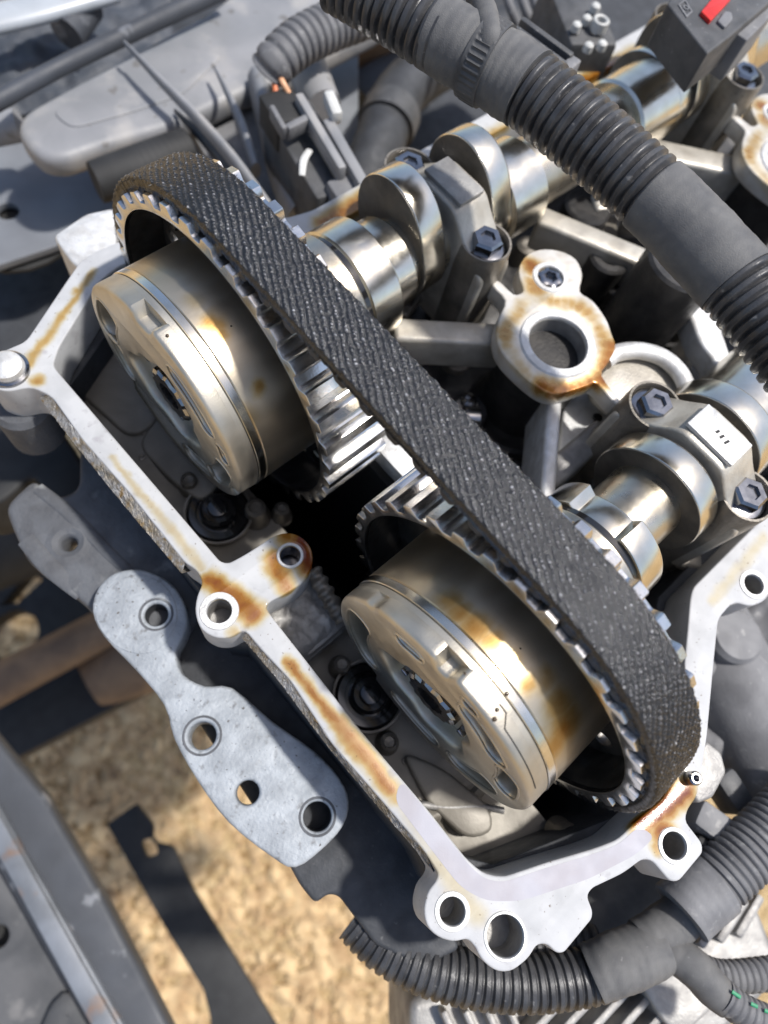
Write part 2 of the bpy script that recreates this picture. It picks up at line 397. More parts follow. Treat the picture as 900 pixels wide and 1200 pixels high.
def belt_mat():
    m, t, b = node_mat('belt_fabric'); N = t.nodes; Lk = t.links
    uv = N.new('ShaderNodeUVMap'); uv.uv_map = 'uv'
    mp = N.new('ShaderNodeMapping'); mp.inputs['Scale'].default_value = (1, 1, 1); Lk.new(uv.outputs[0], mp.inputs[0])
    # knitted rows: slanted wave crossed by a finer one, broken up by noise (uv in mm)
    def wave(rot, sc, dist, dsc):
        mm = N.new('ShaderNodeMapping'); mm.inputs['Rotation'].default_value = (0, 0, rad(rot)); Lk.new(mp.outputs[0], mm.inputs[0])
        wv = N.new('ShaderNodeTexWave'); wv.inputs['Scale'].default_value = sc; wv.inputs['Distortion'].default_value = dist
        wv.inputs['Detail'].default_value = 3; wv.inputs['Detail Scale'].default_value = dsc
        Lk.new(mm.outputs[0], wv.inputs[0]); return wv.outputs['Fac']
    nz = N.new('ShaderNodeTexNoise'); nz.inputs['Scale'].default_value = 2.2; nz.inputs['Detail'].default_value = 4; nz.inputs['Roughness'].default_value = .6; Lk.new(mp.outputs[0], nz.inputs['Vector'])
    bp = N.new('ShaderNodeBump'); bp.inputs['Strength'].default_value = .8; bp.inputs['Distance'].default_value = .35*MM
    Lk.new(nz.outputs['Fac'], bp.inputs['Height']); Lk.new(bp.outputs[0], b.inputs['Normal'])
    ad = nz
    n2 = N.new('ShaderNodeTexNoise'); n2.inputs['Scale'].default_value = .12; n2.inputs['Detail'].default_value = 4; Lk.new(mp.outputs[0], n2.inputs['Vector'])
    cr = N.new('ShaderNodeValToRGB'); cr.color_ramp.elements[0].position = .35; cr.color_ramp.elements[1].position = .7
    cr.color_ramp.elements[0].color = (.005, .005, .006, 1); cr.color_ramp.elements[1].color = (.012, .0115, .011, 1)
    Lk.new(n2.outputs['Fac'], cr.inputs[0])
    # worn pale crests of the weave; brightest specks painted in as sun glints
    at = N.new('ShaderNodeAttribute'); at.attribute_name = 'wear_glint'
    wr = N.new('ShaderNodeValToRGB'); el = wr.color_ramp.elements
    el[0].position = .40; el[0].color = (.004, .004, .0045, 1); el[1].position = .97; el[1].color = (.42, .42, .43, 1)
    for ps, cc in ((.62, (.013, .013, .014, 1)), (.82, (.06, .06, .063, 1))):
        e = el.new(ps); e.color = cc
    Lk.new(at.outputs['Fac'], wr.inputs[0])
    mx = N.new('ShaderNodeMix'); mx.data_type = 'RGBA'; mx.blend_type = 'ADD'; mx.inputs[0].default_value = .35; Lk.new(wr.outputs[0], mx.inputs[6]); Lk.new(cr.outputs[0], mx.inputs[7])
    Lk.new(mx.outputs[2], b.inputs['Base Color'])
    b.inputs['Roughness'].default_value = .20; b.inputs['Specular IOR Level'].default_value = .6
    return m
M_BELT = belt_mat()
M_BELTB = mat('belt_rubber', (.014,.014,.015), (.03,.03,.03), .3, rough=.45, bump=.4, bscale=1.5)

def ground_mat():
    m, t, b = node_mat('dry_sandy_soil'); N = t.nodes; Lk = t.links
    tc = N.new('ShaderNodeTexCoord')
    n1 = N.new('ShaderNodeTexNoise'); n1.inputs['Scale'].default_value = 95; n1.inputs['Detail'].default_value = 8; n1.inputs['Roughness'].default_value = .65
    Lk.new(tc.outputs['Object'], n1.inputs['Vector'])
    cr = N.new('ShaderNodeValToRGB'); e = cr.color_ramp.elements
    e[0].position = .38; e[0].color = (.30, .18, .075, 1); e[1].position = .62; e[1].color = (.70, .52, .28, 1)
    k = cr.color_ramp.elements.new(.5); k.color = (.56, .39, .19, 1)
    Lk.new(n1.outputs['Fac'], cr.inputs[0]); Lk.new(cr.outputs[0], b.inputs['Base Color'])
    b.inputs['Roughness'].default_value = .95
    bp = N.new('ShaderNodeBump'); bp.inputs['Strength'].default_value = .8; bp.inputs['Distance'].default_value = .02
    Lk.new(n1.outputs['Fac'], bp.inputs['Height']); Lk.new(bp.outputs[0], b.inputs['Normal'])
    return m
M_GROUND = ground_mat()
M_GRAVEL = mat('grit', (.58,.42,.23), (.34,.22,.11), .05, rough=.9, c3=(.20,.13,.07), c3scale=.04, c3amt=.6)

# ================================================================== ground
gm = grid_mesh(-3000, 3000, -3000, 3000, 60, 60, lambda x, y: -700+hnoise(x, y, .006, 1)*8)
finish(gm, 60); g = link('ground', gm, M_GROUND); tag(g, None, None, kind='structure')
gf = mesh_from([(-300000,-300000,-722),(300000,-300000,-722),(300000,300000,-722),(-300000,300000,-722)], [(0,1,2,3)])
finish(gf); gfo = link('ground', gf, M_GROUND); tag(gfo, None, None, kind='structure')

# loose grit on the soil
rg = random.Random(11); V = []; F = []
OCT = [(1,0,0),(-1,0,0),(0,1,0),(0,-1,0),(0,0,1),(0,0,-1)]; OF = [(0,2,4),(2,1,4),(1,3,4),(3,0,4),(2,0,5),(1,2,5),(3,1,5),(0,3,5)]
for k in range(9000):
    x, y = rg.uniform(-420, 60), rg.uniform(-330, 420); r = rg.choice((2, 2.5, 3, 3, 4, 5, 7, 10))*rg.uniform(.7, 1.3)
    z = -700+hnoise(x, y, .006, 1)*8; k0 = len(V); an = rg.uniform(0, 6.3); ca, sa = math.cos(an), math.sin(an); q = rg.uniform(.6, 1.5)
    for (a, b, c) in OCT:
        a *= q*rg.uniform(.7, 1.2); b *= rg.uniform(.7, 1.2); V.append((x+r*(a*ca-b*sa), y+r*(a*sa+b*ca), z+r*c*.6+r*.2))
    F += [tuple(k0+i for i in f) for f in OF]
me = mesh_from(V, F); finish(me, 60); gv = link('gravel', me, M_GRAVEL)
tag(gv, 'loose tan grit scattered over the sandy ground', 'gravel', kind='stuff')

# ================================================================== cylinder head
head = thing('cylinder_head', 'open aluminium cylinder head with oil stained gasket flange round the two camshafts', 'engine', (50, LC/2, -110))
out_px = [(60,464),(97,516),(151,577),(217,660),(231,668),(238,683),(231,697),(228,716),(234,737),(252,748),(272,747),(286,737),(306,761),(340,797),(389,872),(453,945),(498,998),(514,1024),
          (511,1033),(501,1045),(496,1068),(501,1088),(516,1100),(533,1104),(548,1100),(556,1108),(565,1126),(582,1139),(600,1139),(620,1123),(629,1107),(641,1106),(652,1117),(661,1117),
          (694,1077),(695,1068),(688,1050),(694,1041),(730,1024),(753,1007),(764,1008),(785,1033),(796,1033),(824,999),(823,988),(803,962),(806,949),(818,932),(829,862),(837,775),(842,725),(856,709),
          (864,706),(880,711),(897,704),(906,688),(902,668),(915,638),(1010,545)]
out2d = pz2(out_px, ZF)
left_px = [(140,283),(112,294),(94,306),(80,326),(30,400),(8,409),(-14,420),(-24,436),(-16,452),(8,459),(36,453)]
left2d = pz2(left_px, ZF)
far = [(300, -38.5), (300, -30.8)]
in_px = [(1010,497),(897,604),(822,679),(812,689),(809,703),(806,740),(802,780),(804,850),(796,905),(776,938),(750,959),(724,984),(695,995),(640,1011),(590,1028),(567,1024),(547,1007),(504,952),(426,860),(318,722),
         (311,711),(318,704),(340,694),(358,680),(367,662),(366,643),(355,629),(338,623),(322,627),(290,648),(268,660),(258,658),(150,532),(68,436),(62,428),(68,408),(116,330),(138,312)]
in2d = pz2(in_px, ZF)
far_in = [(8,166),(24,166),(44,152),(56,143.5),(70,141.5),(300,141)]
far_out = [(300,150.5),(68,150.5),(58,153),(46,162),(28,175.5),(10,176)]
head_outer = out2d[:-1] + [(300,-39),(300,-31)] + in2d[1:] + far_in + far_out + left2d
def hole(px, py, r, z=ZF, n=28): p = PZ(px, py, z); return circ((p.x, p.y), r, n)
holes = [hole(257,716,3.3), hole(340,651,2.9), hole(530,1068,3.2), hole(592,1097,4.7), hole(790,991,3.4), hole(883,685,3.2)]
head_outer = fillet(head_outer, 2.2, 3)
plate('gasket_flange', [head_outer]+holes, ZF-16, ZF, M_FL, head, bevel=.55)
trk = pz2([(470,914),(506,958),(548,1012),(567,1030),(590,1034),(640,1017),(695,1001),(726,989),(748,968),(768,980),(746,1001),(690,1030),(610,1056),(570,1056),(540,1040),(512,1004),(462,938)], ZF)
plate('gasket_track', [fillet(trk, 3)], ZF-.3, ZF+.06, M_TRACK, head, bevel=0)
# raised spot-faces round the bolt holes
for (px, py, r0, r1) in ((257,716,3.35,5.4), (340,651,2.95,3.9), (530,1068,3.25,4.6), (790,991,3.45,4.7), (592,1097,4.75,5.6), (883,685,3.25,4.8)):
    c = PZ(px, py, ZF)
    lathe('bolt_seat', [(0,r0),(.35,r0+.15),(.35,r1-.2),(0,r1)], (c.x, c.y, ZF), M_CASTB, head, 'Z', 40)
# dark bores below the holes
for (px, py, r) in ((257,716,3.25),(340,651,2.85),(530,1068,3.15),(592,1097,4.65),(790,991,3.35),(883,685,3.15)):
    c = PZ(px, py, ZF)
    lathe('bolt_bore', [(-11,0.01),(-8 if px == 340 else -11,r),(-.6,r)], (c.x, c.y, ZF), M_CHROME if px == 340 else M_CAST, head, 'Z', 28)
# rough as-cast outer edge that hangs below the machined face
def rough_edge(name, px_in, px_out, z0, z1, nseg=90, rows=9):
    A = smooth([PZ(x, y, z0) for x, y in px_in], 8, False); B = smooth([PZ(x, y, z1) for x, y in px_out], 8, False)
    def at(P, t):
        f = t*(len(P)-1); i = min(int(f), len(P)-2); return P[i].lerp(P[i+1], f-i)
    V = []; F = []
    for k in range(nseg+1):
        t = k/nseg; a, b = at(A, t), at(B, t)
        for j in range(rows+1):
            s = j/rows; q = a.lerp(b, s); 
            q.z += .9*math.sin(math.pi*min(1, s*1.2))*0 + (random.random()-.5)*.26*(s > 0)+.4*hnoise(q.x, q.y, .6, 41)*(s > 0); q.x += (random.random()-.5)*.2*(s > 0); q.y += (random.random()-.5)*.2*(s > 0)
            V.append(q)
        for j in range(1, 5):
            V.append(at(B, t)+Vector((random.uniform(-.2, .3)+1.7*j, random.uniform(-.2, .2), -2.2*j)))
    w_ = rows+5
    for k in range(nseg):
        for j in range(w_-1): F.append((k*w_+j, (k+1)*w_+j, (k+1)*w_+j+1, k*w_+j+1))
    me = mesh_from(V, F); finish(me, 70); return link(name, me, M_ROUGH, head)
rough_edge('cast_edge', [(58,462),(97,515),(151,576),(217,659)], [(46,466),(92,526),(143,589),(172,624),(213,672)], ZF-.3, ZF-3.0, 460)
rough_edge('cast_edge', [(290,740),(340,796),(389,871),(453,944),(499,999)], [(284,748),(328,800),(379,868),(441,943),(482,990),(508,1022)], ZF-.3, ZF-3.0, 560)

# inner floor of the timing well, with cast bumps and an open shaft for the belt
def wz(x, y):
    z = -47 + .5*hnoise(x, y, .08, 2) + .12*hnoise(x, y, .7, 3)
    if y > 105: z += 5*min(1, (y-105)/14)
    if 30 < y < 66 and x < -10: z += 9*min(1, (y-30)/8, (66-y)/8)
    if y < -30: z -= 4*min(1, (-30-y)/6)
    if abs(math.hypot(x+14, y+8)-26) < 1.6: z += 2.2
    return z
me = grid_mesh(-38, 26, -66, 178, 64, 220, wz, lambda x, y: not (x > -7 and 14 < y < 99) and not (x > -3 and (y < -38 or y > 150)) and not (x > -14 and 34 < y < 62))
finish(me, 60); link('well_floor', me, M_WELL, head)
# timing shaft below, and the front face of the head behind the sprockets
plate('side_wall', [[(-42,148),(-36,148),(4,168),(28,168),(28,178),(2,178)]], -176, ZF-16.3, M_NAVY, head, bevel=.4)
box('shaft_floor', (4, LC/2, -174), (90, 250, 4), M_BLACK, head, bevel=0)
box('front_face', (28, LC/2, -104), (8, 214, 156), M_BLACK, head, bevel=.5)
box('face_pad', (31, 60, -16), (14, 16, 8), M_CASTB, head, bevel=1)
box('face_pad', (30, 84, -18), (12, 14, 8), M_CAST, head, bevel=1)
# outside front of the engine below the flange
fw = [(-42,150),(-43,66),(-46,60),(-46,50),(-42,46),(-42,-30),(-44,-38),(-44,-50),(-38,-58),(-24,-64),(-4,-66),(4,-70),(14,-70),(22,-64),(40,-52),(60,-42),(300,-36),(300,-30),(70,-28),(48,-40),(26,-57),(8,-62),(-28,-46),(-35,-36),(-36,150)]
plate('outer_wall', [fw], -176, ZF-16.3, M_NAVY, head, bevel=.4)
lowdark = pz2([(150,655),(235,700),(300,748),(420,893),(500,1005),(515,1060),(540,1112),(500,1135),(470,1122),(440,1108),(418,1078),(397,1050),(384,1048),(370,1060),(352,1038),(338,1012),(300,950),(235,850),(180,760)], -52)
plate('front_shelf', [fillet(lowdark, 2)], -78, -52, M_NAVY, head, bevel=1.2)
# left corner: facetted lug beyond the flange
lug = pz2([(62,276),(100,250),(133,243),(138,300),(112,318),(96,320),(78,300)], -20)
plate('corner_lug', [fillet(lug, 2)], -60, -20, M_CASTB, head, bevel=1.0)
lug = pz2([(800,905),(828,868),(846,882),(852,905),(836,935),(818,942)], -15)
plate('corner_lug', [fillet(lug, 1.2)], -50, -15, M_CAST, head, bevel=.9)
# pin standing in the oil near the right corner
c = PZ(808, 912, ZF); lathe('dowel', [(-2,1.9),(3,1.9),(3.5,1.4),(3.5,1.0),(1,1.0),(1,.01)], c, M_CHROME, head, 'Z', 24)
# wash of small pits and studs in the well
for px, py, z in ((125,441,-42),(117,477,-42),(168,505,-42),(166,535,-42),(192,551,-42),(476,892,-47),(492,905,-47),(505,930,-47)):
    c = PZ(px, py, wz(*PZ(px, py, z)[:2])+.2); lathe('cast_mark', [(-.6,1.5),(.1,1.3),(.25,.8),(-.3,.01)], c, M_OILY, head, 'Z', 12)
pth = [(PZ(114,402,-40), .9), (PZ(101,425,-40), .9), (PZ(89,452,-40), .9)]
tube('cast_rib', resample(pth, 1.0), M_CAST, head, 10)
lip = smooth([PZ(x, y, -45) for x, y in ((462,918),(480,938),(520,946),(560,945),(590,950))], 8, False)
tube('cast_rib', [(p, 1.1) for p in lip], M_CAST, head, 10)
wp = pz2([(66,432),(96,372),(128,352),(190,396),(206,440),(180,500),(150,512),(104,470)], -40)
plate('well_plate', [fillet(wp, 5)], -46, -40, M_WELL, head, bevel=1.2)
wp = pz2([(160,520),(196,470),(240,500),(262,560),(238,590),(196,560)], -41)
plate('well_plate', [fillet(wp, 5)], -46, -41, M_WELL, head, bevel=1.2)
wp = pz2([(470,880),(520,900),(575,945),(580,975),(548,985),(500,940)], -44)
plate('well_plate', [fillet(wp, 5)], -50, -44, M_WELL, head, bevel=1.2)
for px, py, z, r, h in ((300,600,-43,4,5),(222,566,-42,3,4),(660,975,-44,3.5,6),(400,780,-42,3,4),(455,870,-44,3.2,3),(330,600,-44,3,4)):
    lathe('well_boss', [(-4,r*1.3),(0,r),(h*.8,r*.85),(h,r*.6),(h-1,r*.5),(h-1.2,.01)], PZ(px, py, z), M_OILY, head, 'Z', 24)
# rough silver casting below the ear, with a glinting stud
me = grid_mesh(-32, -13, 31, 56, 30, 40, lambda x, y: -29+1.1*hnoise(x, y, .3, 5)-6*max(0, (x+20)/10)**2-5*max(0, (36-y)/5)**2)
finish(me, 60); link('oil_gallery', me, M_CAST, head)
box('gallery_block', (-22.5, 43.5, -42), (18, 24, 22), M_CAST, head, bevel=2)
a = PZ(366, 668, -24); b = PZ(402, 728, -26)
tube('gallery_stud', resample([(a, 2.5), (b, 2.5)], .4), M_OILY, head, 20, rmod=lambda s, an: 1+.16*math.sin(s*1.75)*(1+.3*math.sin(3*an)))
# wet black solenoid ends in the well
for px, py in ((256,600),(432,815)):
    c = PZ(px, py, -42)
    lathe('solenoid_end', [(-8,10.5),(-1,10.5),(0,9.6),(0,7.6),(-.8,7.4),(-.8,6.4),(2.2,6.0),(3.2,5.0),(3.2,3.4),(4.2,3.0),(4.6,1.8),(4.6,.01)], c, M_BLACKG, head, 'Z', 40)
    lathe('seal_ring', [(-.6,11.6),(.4,11.4),(.4,10.7),(-.6,10.6)], c, M_OILY, head, 'Z', 40)

# valve-gear chamber
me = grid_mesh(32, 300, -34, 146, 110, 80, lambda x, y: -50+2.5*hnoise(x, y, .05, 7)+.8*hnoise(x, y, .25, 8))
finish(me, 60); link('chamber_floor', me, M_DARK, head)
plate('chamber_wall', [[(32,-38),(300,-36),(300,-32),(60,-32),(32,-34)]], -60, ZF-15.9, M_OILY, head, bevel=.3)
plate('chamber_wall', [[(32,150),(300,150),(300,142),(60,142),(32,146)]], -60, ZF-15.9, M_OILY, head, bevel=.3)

# spark plug towers
def tower(cx, cy, name='plug_tower'):
    dx, dy = cx-93.5, cy-56.0
    def q(pts, z=0.0): return [(PZ(a, b, z).x+dx, PZ(a, b, z).y+dy) for a, b in pts]
    o = q([(582,392),(585,371),(592,352),(577,334),(584,328),(602,344),(612,342),(613,337),(608,318),(615,301),(632,292),(655,293),(675,303),(683,322),(680,341),(695,352),(710,372),(717,390),(722,407),(713,425),(706,440),(727,469),(722,474),(700,450),(690,452),(668,459),(648,462),(628,452),(605,432),(588,412)])
    o = [tuple(v[:2]) for v in smooth([(*p, 0) for p in o], 3)]
    bc = q([(654,402)])[0]; ec = q([(645,325)])[0]
    t_st = [(bc[0]+18*math.cos(a), bc[1]+18*math.sin(a), 0, 4.6, .8) for a in (3.6,3.8,4.0,4.2,4.4,4.6,4.8,5.0,5.2,5.4,5.6)] + [(bc[0]+(17.2+.8*math.sin(a*.9))*math.cos(a*.15), bc[1]+(17.2+.8*math.sin(a*.9))*math.sin(a*.15), 0, 3.2, .40+.14*math.sin(a*.55)+.08*math.sin(a*1.3)) for a in range(42)] + [(ec[0]-2, ec[1]+7, 0, 4.5, .8), (ec[0]-7, ec[1]+2, 0, 3.5, .6), (bc[0]+10, bc[1]+20, 0, 5, .6)]
    mt = mat('stained_tower_face', (.66,.64,.60), (.56,.52,.46), .2, metal=.4, rough=.38, rough2=.5, bump=.15, bscale=2.0, stains=t_st, stain_col=(.64,.33,.07), keep_metal=True, wet=True)
    pl = plate('tower_face', [o, circ(bc, 9.8, 48), circ(ec, 4.4, 28)], -7, 0, mt, head, bevel=.7)
    lathe('bore_rim', [(.0,9.85),(.55,10.1),(.55,12.6),(.0,13.2)], (bc[0], bc[1], 0), M_CASTB, head, 'Z', 56)
    lathe('bore_wall', [(-42,9.7),(-1,9.75)], (bc[0], bc[1], 0), M_CAST, head, 'Z', 48)
    lathe('spark_plug', [(-40,9.65),(-13,9.6),(-12.4,8.2),(-12.4,5),(-10,4.6),(-9.4,2.6),(-11,2.2),(-11,.01)], (bc[0], bc[1], 0), M_CAST, head, 'Z', 32)
    lathe('tower_tube', [(-48,19),(-44,19),(-43,17.5),(-40,16.5),(-38,15.2),(-7,14.6)], (bc[0], bc[1], 0), M_DARK, head, 'Z', 56)
    lathe('tower_ear_post', [(-40,7),(-7,6.4)], (ec[0], ec[1], 0), M_CAST, head, 'Z', 32)
    bolt((ec[0], ec[1], -1.6), 4.1, head, star=True)
    lathe('bolt_seat', [(0,4.5),(.4,4.7),(.4,6.0),(0,6.4)], (ec[0], ec[1], 0), M_CASTB, head, 'Z', 40)
    return bc
def bolt(c, r, parent, star=False, cup=False, m=None):
    m = m or M_CHROME
    c = Vector(c)
    if star:
        lathe('star_bolt', [(-4,r),(1.6,r),(2.0,r*.8),(2.0,r*.55),(.2,r*.5),(.2,.01)], c, m, parent, 'Z', 36, rfun=lambda a, s: 1+(.10*math.cos(6*a) if s > .1 else 0))
        return
    b = lathe('bolt_head', [(-3,r*1.42),(-.4,r*1.42),(.5,r*1.3),(1.0,r*1.0)], c, m, parent, 'Z', 48)
    me = lathe_mesh([(.3,r*1.02),(3.6,r*1.02),(4.4,r*.86),(4.4,r*.5),(3.4,r*.46),(3.4,.01)], c, 'Z', 6); finish(me, 20)
    link('hex', me, m, b)
    return b
t1 = tower(93.5, 56.0)
t2 = tower(236.0, 57.0)

def bar(name, a, b, z, wdt, dep, m, parent, bevel=1.6):
    A = PZ(*a, z); B = PZ(*b, z); d = B-A
    return box(name, (A+B)/2+Vector((0,0,-dep/2)), (d.length, wdt, dep), m, parent, frame_rot(d), bevel, 3)
# webs between towers, posts and walls
bar('cast_web', (462,384), (606,392), -8, 9, 15, M_WEB, head)
bar('cast_web', (634,250), (770,306), -8, 9, 14, M_WEB, head)
bar('cast_web', (766,172), (880,196), -8, 11, 15, M_WEB, head)
bar('cast_web', (652,455), (642,590), -7, 5, 24, M_CASTB, head)
bar('cast_web', (642,560), (712,500), -16, 9, 16, M_CAST, head)
web = pz2([(700,448),(714,416),(745,408),(776,416),(800,438),(812,468),(804,480),(760,470),(728,474)], -6)
plate('web_hollow', [fillet(web, 3)], -16, -6, M_WEB, head, bevel=.8)
arm = smooth([PZ(x, y, -3) for x, y in ((708,424),(722,414),(748,411),(776,419),(797,438),(809,466))], 6, False)
tube('curved_web', [(p, 3.0) for p in arm], M_CASTB, head, 16, squash=(.9,1))
pock = pz2([(662,466),(700,452),(724,474),(714,498),(690,530),(664,556),(652,548)], -22)
plate('web_pocket', [fillet(pock, 2)], -30, -22, M_CASTB, head, bevel=1)
for px, py in ((690,508),(672,524),(700,490)):
    c = PZ(px, py, -22); lathe('cast_mark', [(0,2),(.8,1.6),(.8,.01)], c, M_DARK, head, 'Z', 12)
web = pz2([(806,362),(822,352),(842,372),(858,420),(862,452),(846,450),(836,420),(820,400)], -6)
plate('curved_web', [fillet(web, 3)], -16, -6, M_CASTB, head, bevel=1.3)
# dark tubes and tappets standing in the chamber
for px, py, z, r, h in ((806,304,12,13.5,60),(716,300,-12,8,36),(735,330,-22,9,30),(550,480,-30,7,18),(720,690,-38,9,14),(545,330,-30,10,20),(440,420,-30,8,16),(690,240,-26,10,24),(820,340,-24,9,30)):
    c = PZ(px, py, z)
    lathe('tappet', [(-h,r*1.15),(-h+6,r*1.15),(-h+7,r),(-1,r),(0,r-1),(0,r*.55),(-1.2,r*.5),(-1.2,.01)], c, M_DARK, head, 'Z', 40)
for k, (px, py, z, ang) in enumerate(((478,352,-26,20),(590,262,-26,25),(560,330,-30,70),(548,495,-30,50),(700,585,-28,30),(806,640,-30,40),(745,255,-28,20),(700,232,-28,60),(865,330,-26,40))):
    c = PZ(px, py, z); r3 = rotz(ang)
    fb_ = box('rocker_arm', c, (17, 8, 5), M_WEB if k % 2 else M_OILY, head, r3, 1.6, 3)
    lathe('roller', [(-3,3.6),(-2.6,4.2),(2.6,4.2),(3,3.6)], c+Vector((0,0,3.5)), M_CHROME, fb_, tuple(r3 @ Vector((0,1,0))), 28)
    lathe('pivot_cap', [(0,3),(2.5,2.8),(3.4,1.8),(3.6,.01)], c+r3 @ Vector((6.5,0,2)), M_CHROME, fb_, 'Z', 20)
rg = random.Random(5)
for k in range(46):
    x, y = rg.uniform(36, 285), rg.uniform(-26, 136); r = rg.uniform(2.5, 7); h = rg.uniform(4, 13)
    if abs(y) < 20 and x > 70 or math.hypot(x-93.5, y-56) < 22: continue
    if k % 3: lathe('cast_boss', [(0,r*1.2),(h*.6,r),(h*.9,r*.9),(h,r*.6),(h-.8,r*.5),(h-1.2,.01)], (x, y, -51), M_WEB if k % 4 == 0 else M_OILY, head, 'Z', 24)
    else: box('cast_block', (x, y, -46), (rg.uniform(6, 16), rg.uniform(5, 11), rg.uniform(8, 18)), M_OILY, head, rotz(rg.uniform(0, 90)), 1.5)
c = PZ(790, 588, -26); lathe('valve_seat_ring', [(-3,9.4),(0,9.4),(.6,8.6),(.6,7.2),(0,6.6),(-3,6.4)], c, M_WHITE, head, 'Z', 48)

# ================================================================== camshafts
def lobe_loop(yc, rb, lift, nose, n=72):
    out = []
    for i in range(n):
        a = 2*math.pi*i/n; d = (a-nose+math.pi) % (2*math.pi)-math.pi
        e = max(0.0, math.cos(d*0.95)) if abs(d) < rad(94) else 0
        r = rb+lift*e**2.4
        out.append((yc+r*math.cos(a), r*math.sin(a)))
    return out
def lobe(x0, x1, yc, rb, lift, nose, parent):
    lp = lobe_loop(yc, rb, lift, nose)
    p = plate('lobe', [lp], x0, x1, M_CAMP, parent, bevel=.45, frame='X')
    # rough dark flanks either side
    c = Vector((yc, 0)); sh = [(yc+(u-yc)*.985, v*.985) for u, v in lp]
    plate('lobe_flank', [sh], x0-.25, x1+.25, M_CAMD, p, bevel=0.1, frame='X')
    return p
cam_u = thing('camshaft', 'upper polished camshaft behind the belt with bright upright lobes', 'camshaft', (91, LC, -20), 'camshafts')
lathe('shaft', [(18,10),(36,10),(36,13),(60,13),(60.5,12.6),(300,12.6)], (0, LC, 0), M_CAMS, cam_u)
lathe('thrust_disc', [(34,20.5),(35,21.2),(41,21.2),(41.8,20.4)], (0, LC, 0), M_CAMS, cam_u)
lathe('oil_groove', [(41.7,19),(44.4,19)], (0, LC, 0), M_BLACKG, cam_u)
lathe('reluctor_ring', [(44.3,19),(44.9,19.7),(55.6,19.7),(56.3,19.0),(56.4,15.2),(66,15.2),(66.5,14.8)], (0, LC, 0), M_CAMP, cam_u)
lobe(70, 79.5, LC, 14.5, 12.5, rad(62), cam_u); lobe(102, 111, LC, 14.5, 12.0, rad(60), cam_u)
lathe('journal', [(111.5,15),(112,16),(128,16),(128.5,15)], (0, LC, 0), M_CAMP, cam_u)
lobe(206, 213, LC, 15, 5, rad(10), cam_u)
lathe('journal', [(182,14.6),(183,15.6),(205,15.6),(206,14.6)], (0, LC, 0), M_CAMP, cam_u)
lobe(218, 226, LC, 14.5, 12.0, rad(60), cam_u); lobe(250, 259, LC, 14.5, 12.0, rad(60), cam_u)
cam_l = thing('camshaft', 'lower polished camshaft beside the right flange with notched collar', 'camshaft', (91, 0, -20), 'camshafts')
lathe('shaft', [(18,10),(36,10),(36,12.2),(300,12.2)], (0, 0, 0), M_CAMS, cam_l)
lathe('thrust_disc', [(32,19.5),(33,20.2),(40.6,20.2),(41.4,19.4)], (0, 0, 0), M_CAMS, cam_l)
lathe('oil_groove', [(41.3,18.2),(44,18.2)], (0, 0, 0), M_BLACKG, cam_l)
def notch_ring(x0, x1, yc, r, parent):
    lp = []
    for i in range(96):
        a = 2*math.pi*i/96; d = math.degrees((a-rad(70)+math.pi) % (2*math.pi)-math.pi)
        lp.append((yc+(r-(3.4 if abs(d) < 24 else 0))*math.cos(a), (r-(3.4 if abs(d) < 24 else 0))*math.sin(a)))
    return plate('notched_collar', [lp], x0, x1, M_CAMP, parent, bevel=.5, frame='X')
notch_ring(44, 53.5, 0, 19.4, cam_l)
lobe(72.5, 81, 0, 18.5, 1.2, rad(-100), cam_l); lobe(103, 112, 0, 18.5, 1.2, rad(-90), cam_l)
lathe('journal', [(112.5,15),(113,16),(140,16),(140.5,15)], (0, 0, 0), M_CAMP, cam_l)

# ================================================================== bearing caps
def cap(x, yc, label, padm, marks):
    t = thing('bearing_cap', label, 'bearing cap', (x, yc, -20), 'camshaft bearing caps')
    prof = [(yc-26,-30),(yc-26,4),(yc-20,8),(yc-13,14),(yc-8,19.5),(yc+8,19.5),(yc+13,14),(yc+20,8),(yc+26,4),(yc+26,-30)]
    prof = fillet(prof, 3)
    plate('bridge', [prof], x-7.5, x+7.5, M_WEB, t, bevel=1.0, frame='X')
    box('pad', (x, yc, 20.2), (10.5, 17, 1.6), padm, t, bevel=.4)
    if marks:
        for k, dy in enumerate((-1.8, 0.2, 2.0)):
            box('stamped_mark', (x-.6+.25*k, yc-1+dy, 21.02), (2.0-.3*k, .8, .12), M_BLACK, t, rot=rotz(-12), bevel=0)
    for s in (-1, 1):
        y = yc+s*18.6
        lathe('bolt_post', [(-40,8.8),(4,8.8),(9.6,8.6),(11.4,8.4),(11.4,7.7),(8.2,7.5),(8.2,.01)], (x, y, 0), M_OILY, t, 'Z', 44)
        bolt((x, y, 9.0), 5.2, t)
    return t
cap(91, 0, 'bearing cap with pale stamped pad over the lower camshaft', M_CASTB, True)
cap(91, LC, 'dark bearing cap over the upper camshaft between two bright lobes', M_CAST, False)
cap(238, LC, 'bearing cap under the black connector with the red clip', M_CAST, False)

